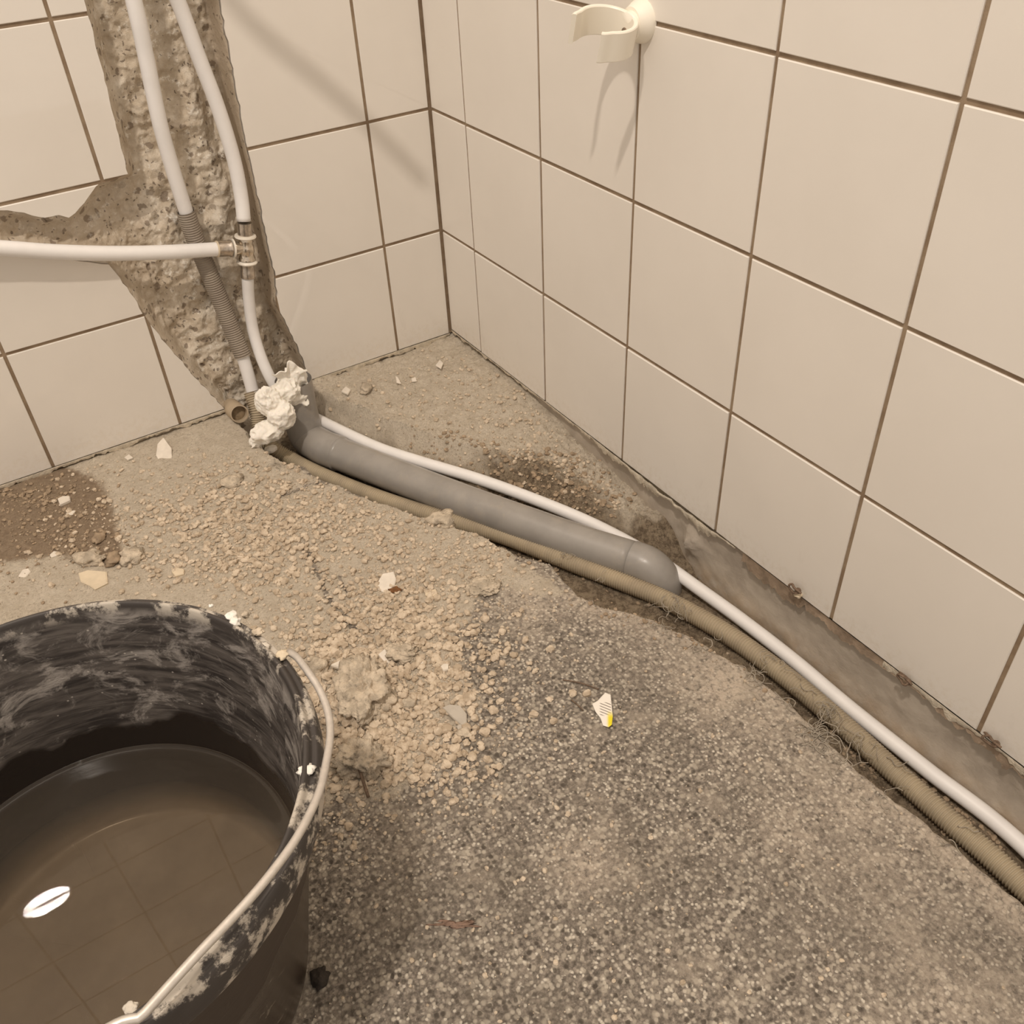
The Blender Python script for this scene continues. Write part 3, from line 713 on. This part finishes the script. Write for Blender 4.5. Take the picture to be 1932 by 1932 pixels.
shard('adhesive_flake', S((147, 1080), (165, 1074), (200, 1077), (202, 1098), (178, 1110), (168, 1103), (152, 1096)), .003, 'large flat tan adhesive flake above the bucket rim', 'flake', M_TAN)
shard('tile_shard', S((323, 1077), (332, 1070), (347, 1073), (346, 1081), (330, 1085)), .003, 'oval tan-white shard in the rubble above the bucket', 'shard', M_TAN)
shard('tile_shard', S((711, 1097), (722, 1083), (743, 1079), (747, 1090), (740, 1108), (722, 1110), (712, 1106)), .003, 'pale grey chip above the rusty lump', 'shard', M_WHITE, (.1, -.2), lift=.002)
shard('tile_shard', S((624, 1253), (640, 1246), (663, 1247), (664, 1260), (652, 1263)), .004, 'long pale stone chip lying behind the largest clod', 'shard', M_WHITE, lift=.004)
shard('tile_shard', S((713, 1232), (726, 1224), (738, 1234), (734, 1244), (722, 1241)), .003, 'cream chip above the largest clod', 'shard', M_WHITE, (.2, -.3), lift=.003)
shard('tile_shard', S((834, 1334), (848, 1329), (868, 1331), (880, 1344), (880, 1360), (874, 1366), (855, 1352)), .003, 'grey half-round shard on the edge of the rubble', 'shard', M_GSH, (.1, -.15), lift=.002)
shard('tile_shard', S((861, 1369), (868, 1365), (876, 1373), (872, 1378), (864, 1376)), .003, 'tiny grey chip touching the half-round shard from below', 'shard', M_GSH)
shard('tile_shard', S((831, 1256), (838, 1251), (846, 1252), (846, 1261), (836, 1264)), .004, 'rounded white chip at the right side of the rubble', 'shard', M_WHITE)
shard('tile_shard', S((792, 1250), (797, 1245), (802, 1256), (798, 1259)), .003, 'slim white chip left of the rounded white chip', 'shard', M_WHITE)
shard('adhesive_flake', S((802, 1114), (822, 1110), (826, 1120), (812, 1126), (802, 1121)), .002, 'yellowish flake right of the rusty lump', 'flake', M_TAN)
shard('tile_shard', S((822, 688), (830, 678), (836, 684), (832, 694)), .002, 'pale chip high on the corner heap', 'shard', M_WHITE, lift=.002)
shard('tile_shard', S((644, 737), (652, 728), (661, 734), (656, 742)), .003, 'white chip on the corner heap nearest the tissue', 'shard', M_WHITE, lift=.001)
shard('tile_shard', S((746, 708), (751, 712), (756, 722), (748, 720)), .002, 'thin cream sliver on the corner heap by the left wall', 'shard', M_WHITE, lift=.003)
shard('tile_shard', S((776, 713), (784, 711), (786, 717), (777, 718)), .002, 'smallest white chip in the middle of the corner heap', 'shard', M_WHITE)

# striped scrap with the yellow tip
def scrap():
    t = NT('striped_scrap', .5, .4); uv = t.n.new('ShaderNodeUVMap').outputs[0]
    sep = t.n.new('ShaderNodeSeparateXYZ'); t.l.new(uv, sep.inputs[0])
    wv = t.math('SINE', t.math('MULTIPLY', t.math('ADD', sep.outputs[1], t.math('MULTIPLY', sep.outputs[0], .28)), 72.0))
    msk = t.math('MULTIPLY', t.mapr(sep.outputs[1], .74, .70), t.mapr(sep.outputs[1], .28, .34)); msk = t.math('MULTIPLY', msk, t.mapr(sep.outputs[0], .28, .42))
    msk = t.math('MULTIPLY', msk, t.mapr(sep.outputs[0], .98, .90))
    c = t.mix(t.math('MULTIPLY', t.mapr(wv, .35, .75), msk), (.85, .80, .72), (.25, .21, .18))
    yel = t.math('MULTIPLY', t.mapr(sep.outputs[0], .66, .86), t.mapr(sep.outputs[1], .50, .22))
    return t.done(t.mix(yel, c, (.80, .68, .02)))
poly = [(1118, 1325), (1128, 1320), (1142, 1306), (1152, 1311), (1154, 1330), (1156, 1350), (1154, 1366), (1148, 1370), (1138, 1366), (1133, 1352), (1124, 1340)]
o = shard('striped_scrap', poly, .0012, 'white printed scrap with grey stripes and a yellow tip on the screed', 'scrap', scrap(), (.10, .06), lift=.0035)
uvl = o.data.uv_layers.new(name='UVMap')
us = [p[0] for p in poly]; vs_ = [p[1] for p in poly]
npx = len(poly)
for lp in o.data.loops:
    k = lp.vertex_index % npx
    uvl.data[lp.index].uv = ((poly[k][0]-1118)/38, 1-(poly[k][1]-1306)/64)

# nails and twigs on the ground
def rod(name, pts, r, mat, label, cat, seg=8, group=None, rf=None):
    o = tube(name, pts, r, mat, None, seg, .002, True, rf); recentre(o); tag(o, label, cat, group); return o
a = ground(682, 1468); b = ground(696, 1508)
rod('nail', [a+(0, 0, .012), (a+b)/2+(0, 0, .007), b+(0, 0, .0025)], .0013, M_RUST, 'rusty nail poking out under the round crumbly clod', 'nail')
a = ground(1062, 1284); b = ground(1130, 1302)
rod('twig', [a+(0, 0, .001), (a+b)/2+(0, 0, .003), b+(0, 0, .001)], .0006, M_RUST, 'thin dark sliver on the screed behind the striped scrap', 'twig', 6)
a = ground(1078, 1322); b = ground(1100, 1342)
rod('twig', [a+(0, 0, .001), (a+b)/2+(0, 0, .002), b+(0, 0, .001)], .0006, M_RUST, 'thin dark sliver left of the striped scrap', 'twig', 6)

# rusty nail remnants sticking out of the right wall
for (u, v), lb, sd_ in [((1502, 1108), 'rusty nail loop with plaster on the right wall, topmost of three', 1), ((1708, 1278), 'rusty nail loop at the tile foot, middle of three', 2), ((1873, 1394), 'rusty nail loop at the tile foot, nearest the right edge', 3)]:
    c = at(u, v, 0, -.004); R_ = random.Random(sd_); p = [np.array([.001, c[1]+.009, c[2]-.005])]
    for k in range(9):
        a = k/8*2*math.pi+1.9; p.append(c+np.array([-.003+R_.uniform(-.002, .001), .0055*math.cos(a), .0034*math.sin(a)]))
    p.append(c+np.array([-.003, -.009, .0010]))
    e = empty('wall_nail', tuple(c)); tag(e, lb, 'nail')
    tube('loop', p, .0011, M_RUST, e, 8, .001)
    lathe('head', [(0, .0001), (.0003, .0028), (.0022, .0030), (.0030, .0001)], c+np.array([-.001, -.004, .0]), (-1, -.3, .3), M_RUST, e, 10)
    if sd_ == 1: 
        q = clod('plaster_crumb', 690, 1300, 14, 14, None, None, M_TAN, seed=44, sub=2); q.location = (0, -.004, -.008); q.parent = e

# ------------------------------------------------------------------ pipes on the wall
yA = [at(335, 0, 1, 0.004), at(372, 100, 1, .006), at(412, 205, 1, .006), at(441, 300, 1, .006), at(455, 370, 1, .004), at(460, 417, 1, .0)]
top = [np.array(q) for q in [(-.150, -.14, .480), (-.199, -.139, .539), (-.248, -.139, .593), (-.296, -.136, .640), (-.318, -.115, .660), (-.318, -.07, .640), (-.295, -.025, .56), (-.276, -.004, .49)]]
o = tube('water_pipe', top+yA, .0078, M_PIPE, None, 24, .004); recentre(o)
tag(o, 'white plastic pipe in the wall chase running down into the tee from above', 'pipe')
pB = [np.array((-.302, -.012, .80)), np.array((-.302, -.008, .60)), at(252, 0, 1, -.004), at(276, 110, 1, .0), at(301, 230, 1, .004), at(326, 320, 1, .008), at(350, 396, 1, .012), at(364, 440, 1, .014), at(384, 490, 1, .015),
      at(413, 560, 1, .014), at(440, 625, 1, .008), at(460, 680, 1, .0), at(474, 728, 1, -.008), at(482, 760, 1, -.016)]
o = tube('water_pipe', pB, .0078, M_PIPE, None, 24, .004); recentre(o)
tag(o, 'white plastic pipe left in the chase, entering the short ribbed grey sleeve', 'pipe')
pH = [(-.78, -.018, .345), (-.64, -.018, .300), at(-60, 466, 1, -.016), at(0, 468, 1, -.015), at(100, 475, 1, -.013), at(205, 478, 1, -.010), at(310, 476, 1, -.006), at(412, 470, 1, 0)]
o = tube('water_pipe', pH, .0078, M_PIPE, None, 24, .004); recentre(o)
tag(o, 'white plastic pipe running level from the left edge to the tee', 'pipe')
pW = [at(467, 521, 1, 0), at(470, 570, 1, .004), at(478, 625, 1, .003), at(495, 680, 1, -.008), at(519, 728, 1, -.022), at(552, 768, 1, -.03)]+WHITE_RUN
o = tube('water_pipe', pW, .0069, M_PIPE, None, 24, .004); recentre(o)
tag(o, 'long white plastic pipe from the tee down and along the trench to the right edge', 'pipe')

def ribbed(name, pts, r, mat, parent=None, pitch=.0028, depth=.0007):
    P, s = spline(pts, pitch/6); ph = 2*np.pi*s/pitch
    R = r-depth+depth*np.clip(np.cos(ph)*1.4, -1, 1)
    V, Fc = tube_arrays(P, R, 22, 'none'); return mesh_obj(name, V, Fc, mat, parent)
o = ribbed('conduit_sleeve', [at(350, 397, 1, .012), at(364, 440, 1, .014), at(384, 490, 1, .015), at(413, 560, 1, .014), at(437, 620, 1, .009), at(458, 671, 1, .001)], .0104, M_SLEEVE); recentre(o)
tag(o, 'short ribbed grey sleeve over the left white pipe behind the level pipe', 'conduit')
o = ribbed('ribbed_conduit', [at(474, 740, 1, -.010), at(484, 772, 1, -.022), at(492, 810, 1, -.034)]+HOSE_RUN, .0098, M_HOSE); recentre(o)
tag(o, 'long dusty tan ribbed conduit lying in the trench beside the white pipe', 'conduit')

# tee fitting
T0, T1 = at(461, 420, 1, 0), at(468, 523, 1, 0); d = T1-T0; L = np.linalg.norm(d); d /= L
TC = at(465, 467, 1, 0); e = empty('pipe_tee', tuple(TC)); tag(e, 'shiny metal press tee joining three white pipes in the chase', 'pipe fitting')
lathe('sleeve', [(0, .0083), (L*.24, .0083), (L*.24, .0070)], T0, d, M_STEEL, e)
lathe('sleeve', [(-.0002, .0070), (0, .0083), (L*.12, .0080), (L*.14, .0084), (L*.27, .0084)], T0+d*L*.73, d, M_STEEL, e)
lathe('collar', [(0, .009), (.0006, .0118), (.0022, .0123), (.0034, .0112), (.0036, .008)], T0+d*L*.215, d, M_RING, e)
lathe('collar', [(0, .008), (.0010, .0104), (.0028, .0118), (.0042, .0112), (.0044, .008)], T0+d*L*.67, d, M_RING, e)
lathe('body', [(0, .0072), (.0015, .0078), (L*.06, .0082), (L*.10, .0078), (L*.15, .0088), (L*.24, .0092), (L*.30, .0082), (L*.34, .0090), (L*.36, .0098), (L*.40, .0098), (L*.42, .008)], T0+d*L*.27, d, M_BRASS, e)
H0 = at(409, 470, 1, 0); hd = TC-H0; HL_ = np.linalg.norm(hd); hd /= HL_
lathe('sleeve', [(0, .0083), (.0003, .0088), (.002, .0088), (HL_*.38, .0086), (HL_*.42, .0096), (HL_*.47, .0096), (HL_*.50, .0085)], H0, hd, M_STEEL, e)
lathe('collar', [(0, .008), (.0004, .0104), (.0022, .0106), (.0026, .008)], H0+hd*HL_*.50, hd, M_RING, e)
lathe('end_ring', [(0, .0072), (.0002, .0090), (.0016, .0090), (.0018, .0075)], H0-hd*.0006, hd, M_TAN, e)
lathe('branch', [(0, .0075), (HL_*.2, .0078), (HL_*.3, .0070), (HL_*.5, .0070)], H0+hd*HL_*.5, hd, M_BRASS, e)

# grey waste pipe with an upright end and a down-turned elbow
e = empty('waste_pipe', (-.24, -.07, -.07)); tag(e, 'thick grey plastic waste pipe lying in the trench with an elbow at each end', 'pipe')
st = [at(553, 716, 1, -.052), at(558, 740, 1, -.052), at(566, 778, 1, -.052), at(574, 808, 1, -.053)]
J0 = at(640, 856, 2, -.048); jd = at(760, 902, 2, -.051)-J0; jd /= np.linalg.norm(jd)
g1_ = [at(584, 828, 2, -.050), J0-jd*.024, J0-jd*.012, J0]
tube('upright_elbow', st+g1_, .0222, M_GREY, e, 36, .003, 'none')
gp = [J0-jd*.01, J0+jd*.02, at(800, 918, 2, -.052), at(900, 956, 2, -.053), at(1000, 992, 2, -.054), at(1100, 1027, 2, -.056), at(1195, 1057, 2, -.056)]
tube('straight_pipe', gp, .0204, M_GREY, e, 40, .01, True)
lathe('socket_ring', [(-.0012, .0222), (.0002, .0222), (.0010, .0212), (.0030, .0204), (.0032, .0200)], J0, jd, M_GREY, e, 40)
a_ = at(1150, 1043, 2, -.056); b_ = at(1205, 1061, 2, -.056); dd_ = (b_-a_)/np.linalg.norm(b_-a_)
side = np.array([dd_[0], dd_[1], 0]); side /= np.linalg.norm(side); E0 = at(1192, 1056, 2, -.056)
bend = [E0]; Rb = .026
for k in range(0, 8):
    th = k/7*math.pi/2; c_ = E0+side*.010; bend.append(c_+side*Rb*math.sin(th)+np.array([0, 0, -Rb*(1-math.cos(th))]))
bend.append(bend[-1]+np.array([0, 0, -.03]))
tube('end_elbow', bend, .0209, M_GREY, e, 40, .0025, 'none')

# open conduit stub in the wall foot
e = empty('conduit_stub', tuple(at(450, 782, 1, -.02))); tag(e, 'open beige conduit stub filled with soil at the foot of the left wall', 'conduit')
c0 = at(452, 781, 1, -.028); c1 = at(436, 768, 1, .012); dirc = c0-c1
Ls = np.linalg.norm(dirc)
lathe('tube', [(0, .0112), (Ls, .0112), (Ls+.0002, .0098), (Ls-.012, .0096), (0, .0096)], c1, dirc, M_STUB, e, 32, True)
lathe('soil_plug', [(Ls-.02, .0098), (Ls-.010, .0097), (Ls-.008, .005), (Ls-.009, .0001)], c1, dirc, M_SOIL, e, 20)

# ------------------------------------------------------------------ tissue wad
def tissue():
    bm = bmesh.new(); R_ = random.Random(5)
    def lobe(c, rad, sc, seed, amp=.3):
        m = bmesh.new(); bmesh.ops.create_icosphere(m, subdivisions=5, radius=1)
        off = Vector((seed*5.1, seed*2.3, seed*.7))
        for v in m.verts:
            p = v.co.copy(); n = 1-abs(mnoise.noise(p*1.5+off))*2.0; n2 = 1-abs(mnoise.noise(p*3.3+off))*2
            n3 = 1-abs(mnoise.noise(p*7.0+off))*2
            q = p*(1+amp*.8*(n-.5)+amp*.36*(n2-.5)+amp*.13*(n3-.5))
            v.co = Vector((q.x*rad*sc[0], q.y*rad*sc[1], q.z*rad*sc[2]))+Vector(c)
        t = bpy.data.meshes.new('t'); m.to_mesh(t); m.free(); bm.from_mesh(t); bpy.data.meshes.remove(t)
    def petal(c, ax1, ax2, rad, seed, ruf=.25):
        """A ruffled sheet edge fanning from a point."""
        a1 = Vector(ax1).normalized(); a2 = Vector(ax2).normalized(); nn = a1.cross(a2).normalized(); vs_a = []
        NR, NA = 9, 40
        for s_ in (0, 1):
            for i in range(NR):
                for j in range(NA):
                    th = (j/(NA-1)-.5)*2.3; r_ = rad*(i/(NR-1))*(1+.09*math.sin(th*7+seed))
                    wv = ruf*rad*(i/(NR-1))**1.3*(math.sin(th*4.5+seed)+.5*math.sin(th*11+seed*2))
                    vs_a.append(bm.verts.new(Vector(c)+a1*r_*math.cos(th)+a2*r_*math.sin(th)+nn*(wv+(s_-.5)*.0018)))
        for s_ in (0, 1):
            for i in range(NR-1):
                for j in range(NA-1):
                    k = s_*NR*NA+i*NA+j; f = [vs_a[k], vs_a[k+1], vs_a[k+NA+1], vs_a[k+NA]]
                    try: bm.faces.new(f if s_ else f[::-1])
                    except ValueError: pass
        for j in range(NA-1):
            k = (NR-1)*NA+j; bm.faces.new([vs_a[k], vs_a[k+1], vs_a[NR*NA+k+1], vs_a[NR*NA+k]])
    Y = -.078
    P = lambda u, v, y=Y: at(u, v, 1, y)
    lobe(P(506, 757), .0150, (.95, .9, 1.2), 1)
    lobe(P(538, 738, -.070), .0150, (1.15, .9, 1.0), 2)
    lobe(P(531, 783, -.090), .0150, (1.05, .95, 1.15), 3)
    lobe(P(505, 815, -.087), .0150, (1.3, .9, .85), 4)
    lobe(P(484, 832, -.083), .0085, (1.0, .8, .9), 5)
    lobe(P(510, 848, -.078), .0075, (1.1, .8, .6), 9)
    lobe(P(556, 715, -.064), .0110, (1.2, .8, 1.3), 6, .34)
    lobe(P(560, 750, -.068), .0100, (1.4, .8, .8), 7, .3)
    petal(P(543, 718, -.066), (.25, -.3, 1), (1, .1, -.2), .024, 1.0, .2)
    petal(P(556, 722, -.064), (1, -.2, .35), (.3, .2, -1), .017, 2.2, .2)
    petal(P(540, 712, -.068), (-.55, -.2, .7), (1, .2, .5), .013, 3.1, .2)
    petal(P(556, 752, -.068), (.9, -.3, -.15), (.1, .3, 1), .016, 4.0, .18)
    petal(P(490, 832, -.084), (-.6, -.2, -.5), (.5, .3, -.8), .013, 5.0, .18)
    me = bpy.data.meshes.new('tissue_wad'); bm.to_mesh(me); bm.free()
    o = bpy.data.objects.new('tissue_wad', me); COL.objects.link(o)
    m = o.modifiers.new('r', 'REMESH'); m.mode = 'VOXEL'; m.voxel_size = .00085
    m2 = o.modifiers.new('s', 'SMOOTH'); m2.factor = .5; m2.iterations = 2
    dg = bpy.context.evaluated_depsgraph_get(); me2 = bpy.data.meshes.new_from_object(o.evaluated_get(dg)); o.modifiers.clear(); o.data = me2
    me2.name = 'tissue_wad'; me2.materials.clear(); me2.materials.append(M_TISSUE)
    me2.polygons.foreach_set('use_smooth', np.full(len(me2.polygons), True)); me2.update(); recentre(o); return o
tag(tissue(), 'crumpled white tissue wad stuffed into the upright grey pipe end', 'tissue')

# ------------------------------------------------------------------ pipe clip on the right wall
e = empty('pipe_clip', (0, -.385, .435)); tag(e, 'cream plastic pipe clip with an open ring screwed to the right wall', 'pipe clip')
lathe('base', [(-.001, .0165), (.002, .0165), (.0045, .0158), (.0085, .0135), (.012, .0120), (.012, .0001)], (0, -.383, .440), (-1, 0, 0), M_CLIP, e, 40)
tl = math.radians(15); ax = np.array([0, -math.sin(tl), math.cos(tl)]); e1 = np.array([1.0, 0, 0]); e2_ = np.array([0, math.cos(tl), math.sin(tl)])
cc = np.array([-.0365, -.3845, .4475]); V = []; Fc = []; NA = 56; a0, a1 = math.radians(-136), math.radians(146)
prof = [(.0248, 0), (.0242, -.0012+.0012), (.0218, 0), (.0212, -.001), (.0212, -.028), (.0218, -.029), (.0242, -.029), (.0248, -.028)]
prof = [(.0248, -.0008), (.0241, 0), (.0217, 0), (.0210, -.0008), (.0210, -.0222), (.0217, -.023), (.0241, -.023), (.0248, -.0222)]
for i in range(NA+1):
    a = a0+(a1-a0)*i/NA; flare = .0035*(sstep(.92, 1, i/NA)+sstep(.08, 0, i/NA))
    for r_, h_ in prof: V.append(cc+(r_+flare)*(math.cos(a)*e1+math.sin(a)*e2_)+ax*h_)
m = len(prof)
for i in range(NA):
    for k in range(m): Fc.append((i*m+k, i*m+(k+1) % m, (i+1)*m+(k+1) % m, (i+1)*m+k))
Fc += [tuple(range(m)), tuple(range((NA+1)*m-1, NA*m-1, -1))]
o = mesh_obj('ring', V, Fc, M_CLIP, e); fix_normals(o); md = o.modifiers.new('es', 'EDGE_SPLIT'); md.split_angle = math.radians(35)
# neck between base and ring
tube('neck', [(-.006, -.384, .439), (-.0125, -.384, .4385), (-.0150, -.384, .438)], .0108, M_CLIP, e, 20, .002)
lathe('screw_hole', [(0, .0032), (.0006, .0030), (.0007, .0001)], (-.0158, -.3800, .4340), (-1, 0, .1), M_SEAL, e, 16)

# ------------------------------------------------------------------ bucket of water
BX, BY = -.606, -.643
e = empty('bucket', (BX, BY, ZF)); tag(e, 'black plastic mortar bucket smeared with grey plaster, half full of water', 'bucket')
inn = [(.1405, .1975), (.1385, .190), (.1360, .175), (.128, .13), (.1195, .085), (.112, .045), (.1075, .0245), (.1055, .0215), (.102, .0205), (.085, .020), (.0001, .020)]
rimp = [(.1485, .1735), (.1502, .178), (.1505, .186), (.1500, .193), (.1480, .1965), (.1465, .1955), (.1450, .1955), (.1442, .1985), (.1428, .2000), (.1412, .1995)]
outp = [(.0001, ZF+.003), (.095, ZF+.003), (.0975, ZF+.001), (.103, ZF+.0005), (.1055, ZF+.004), (.1085, .0), (.1165, .045), (.1240, .085), (.1315, .13), (.1395, .1735), (.1400, .176), (.1455, .176), (.1465, .1728)]
prof = outp+rimp+inn; SEG = 128
V = []; hi = []; ou = []; ri = []; se = []
for k, (r_, z_) in enumerate(prof):
    for j in range(SEG):
        th = 2*math.pi*j/SEG; V.append((BX+r_*math.cos(th), BY+r_*math.sin(th), z_)); hi.append(max(z_, 0)); ou.append(1.0 if k < len(outp) else 0.0); se.append(1.0 if k >= len(prof)-5 else 0.0)
        ri.append(1.0 if len(outp) <= k < len(outp)+len(rimp)+1 else 0.0)
Fc = []
for k in range(len(prof)-1):
    for j in range(SEG): Fc.append((k*SEG+j, k*SEG+(j+1) % SEG, (k+1)*SEG+(j+1) % SEG, (k+1)*SEG+j))
o = mesh_obj('body', V, Fc, M_BUCKET, e, True, {'high': hi, 'outer': ou, 'rim': ri, 'sediment': se}); fix_normals(o)
uvl = o.data.uv_layers.new(name='UVMap')
for pl_ in o.data.polygons:
    js = [o.data.loops[li].vertex_index % SEG for li in pl_.loop_indices]; wrap = max(js)-min(js) > SEG/2
    for li in pl_.loop_indices:
        vi = o.data.loops[li].vertex_index; j = vi % SEG
        if wrap and j == 0: j = SEG
        uvl.data[li].uv = (j/SEG*6.0, prof[vi//SEG][1]*7.0)
md = o.modifiers.new('sub', 'SUBSURF'); md.levels = 1; md.render_levels = 1
# handle: wire lying over the near side of the rim
hp = [at(545, 1230, 2, .197), at(560, 1240, 2, .199), at(580, 1266, 2, .200), at(602, 1300, 2, .199), at(618, 1340, 2, .198), at(623, 1385, 2, .198), at(615, 1440, 2, .200), at(600, 1500, 2, .203), at(560, 1580, 2, .207), at(500, 1662, 2, .210), at(440, 1730, 2, .211), at(380, 1793, 2, .212), at(325, 1853, 2, .212), at(272, 1912, 2, .212), at(258, 1922, 2, .212), at(215, 1934, 2, .213)]
axm = math.radians(-92); cen = np.array([BX, BY]); mir = []
for q in reversed(hp[:-1]):
    dx = q[:2]-cen; an = 2*axm-math.atan2(dx[1], dx[0]); rr_ = np.hypot(*dx); mir.append(np.array([cen[0]+rr_*math.cos(an), cen[1]+rr_*math.sin(an), q[2]]))
tube('handle', hp+mir, .0022, M_WIRE, e, 12, .003)
def dab(u, v, z, rx, rz_, mat, seed, name='plaster_dab'):
    q = at(u, v, 2, z); dx = q[:2]-cen; dx /= np.linalg.norm(dx)
    bm = bmesh.new(); bmesh.ops.create_icosphere(bm, subdivisions=3, radius=1); off = Vector((seed*3.1, seed, 0)); Vv = []
    for vt in bm.verts:
        p = vt.co; n = 1+.55*mnoise.fractal(p*1.6+off, 1, 2, 3); Vv.append((q[0]+p.x*n*rx, q[1]+p.y*n*rx, q[2]+p.z*n*rz_))
    Fc = [[v_.index for v_ in f.verts] for f in bm.faces]; bm.free()
    return mesh_obj(name, Vv, Fc, mat, e)
for i, (u, v, z, a, b, m_) in enumerate([(437, 1162, .199, .0036, .0022, M_DAB2), (444, 1173, .199, .0030, .0025, M_DAB2), (398, 1143, .199, .0014, .0009, M_DAB2), (499, 1219, .198, .0032, .0012, M_DAB), (533, 1235, .198, .0036, .0016, M_TAN), (464, 1160, .199, .0024, .002, M_CLOD),
        (577, 1452, .1975, .0042, .0014, M_DAB2), (487, 1192, .198, .0034, .0012, M_CLOD), (246, 1903, .1985, .003, .0012, M_DAB)]):
    dab(u, v, z, a, b, m_, i+1)
# plaster on the outside
def odab(u, v, rad, seed, mat):
    # a thin spot on the bucket's outer wall, found along the line of sight at the wall's radius
    d_ = at(u, v, 2, 0)-CAM; t = None
    for k in np.linspace(.3, 1.2, 900):
        p = CAM+d_*k; rr_ = np.hypot(p[0]-BX, p[1]-BY)
        if p[2] < .17 and rr_ < .1035+(p[2]+.0)*.205: t = p; break
    if t is None: return
    rd = np.array([t[0]-BX, t[1]-BY, -.02]); rd /= np.linalg.norm(rd); tg = np.array([-rd[1], rd[0], 0]); up_ = np.cross(rd, tg)
    V = []; n = 26; R_ = random.Random(seed); 
    rr_l = [rad*(.75+.4*R_.random()) for _ in range(n)]
    for lay, (s_, h_) in enumerate(((1, -.001), (.9, .0007), (.4, .0012))):
        for j in range(n): a = 2*math.pi*j/n; V.append(t+tg*math.cos(a)*rr_l[j]*s_+up_*math.sin(a)*rr_l[j]*s_+rd*h_)
    V.append(t+rd*.001); Fc = []
    for lay in range(2):
        for j in range(n): Fc.append((lay*n+j, lay*n+(j+1) % n, (lay+1)*n+(j+1) % n, (lay+1)*n+j))
    for j in range(n): Fc.append((2*n+j, 2*n+(j+1) % n, 3*n))
    mesh_obj('plaster_spot', V, Fc, mat, e)
M_SPOT = simple('faded_plaster', (.24, .20, .155), .85, .2, .3, 150)
for k, (u, v, r_) in enumerate([(468, 1893, .0085), (440, 1815, .003), (415, 1842, .005), (505, 1722, .003), (350, 1865, .0065), (385, 1838, .006)]): odab(u, v, r_, k, M_SPOT)
# water, with a raised meniscus at the wall
V = []; rw = .1183; NR = 60; SG = 128; V.append((BX, BY, .08))
rings = list(np.linspace(.004, rw-.004, 40))+list(np.linspace(rw-.0035, rw+.0008, 9))
for r_ in rings:
    z_ = .08+.0022*math.exp(-(rw+.0006-r_)/.0013)
    for j in range(SG): th = 2*math.pi*j/SG; V.append((BX+r_*math.cos(th), BY+r_*math.sin(th), z_))
Fc = [(0, 1+j, 1+(j+1) % SG) for j in range(SG)]
for k in range(len(rings)-1):
    for j in range(SG): a = 1+k*SG+j; b = 1+k*SG+(j+1) % SG; Fc.append((a, a+SG, b+SG, b))
nb_ = len(V); V.append((BX, BY, .021))
lastr = 1+(len(rings)-1)*SG
for j in range(SG): th = 2*math.pi*j/SG; V.append((BX+.1045*math.cos(th), BY+.1045*math.sin(th), .0215))
for j in range(SG):
    Fc.append((lastr+j, nb_+1+j, nb_+1+(j+1) % SG, lastr+(j+1) % SG)); Fc.append((nb_, nb_+1+(j+1) % SG, nb_+1+j))
o = mesh_obj('water', V, Fc, [M_WATER, M_SIDE], None, True); fix_normals(o)
for pl_ in o.data.polygons:
    if min(o.data.vertices[i].co.z for i in pl_.vertices) < .07: pl_.material_index = 1
recentre(o)
tag(o, 'murky brown water standing in the black bucket', 'water')

# ------------------------------------------------------------------ loose grey threads along the trench
rs = np.random.RandomState(77); VV = []; FF = []; off = 0
TC_ = [(1265, 1180, 32, 12, 26, .9), (1335, 1228, 34, 16, 8, .8), (1430, 1290, 40, 22, 18, .9), (1500, 1335, 24, 18, 9, 1), (1548, 1386, 28, 24, 60, 1.0), (1600, 1440, 26, 26, 22, .9), (1680, 1510, 40, 30, 8, .7), (1130, 1128, 40, 12, 5, .6), (1062, 1078, 10, 10, 6, .6), (1790, 1605, 40, 36, 6, .7), (520, 880, 10, 6, 6, .5)]
for u, v, su, sv, n, k in TC_:
    for _ in range(n):
        g = ground(rs.normal(u, su*.55), rs.normal(v, sv*.55)); z0 = max(g[2], -.055) if g[2] < -.03 else g[2]
        p = np.array([g[0], g[1], z0+.002]); an = rs.uniform(0, 6.28); turn = rs.normal(0, .55); pts = []
        for q in range(rs.randint(4, 10)):
            pts.append(p.copy()); an += turn+rs.normal(0, .35); turn *= .98
            p = p+np.array([math.cos(an)*.0034*k, math.sin(an)*.0034*k, rs.normal(0, .0012)]); p[0] = min(p[0], float(np.interp(-p[1], [-q_[1] for q_ in HOSE_RUN], [q_[0] for q_ in HOSE_RUN]))-.002)
            p[2] = max(p[2], hz(p[0], p[1])+.0005) if q % 3 == 0 else p[2]
        P, s = spline(pts, .0016); Vv, Fv = tube_arrays(P, rs.uniform(.00022, .00042), 4, 'none'); VV.append(Vv); FF.append(Fv+off); off += len(Vv)
o = mesh_obj('loose_threads', np.vstack(VV), np.vstack(FF), M_THREAD)
tag(o, 'tangled grey fibres frayed along the trench edge beside the ribbed conduit', 'threads', kind='stuff')
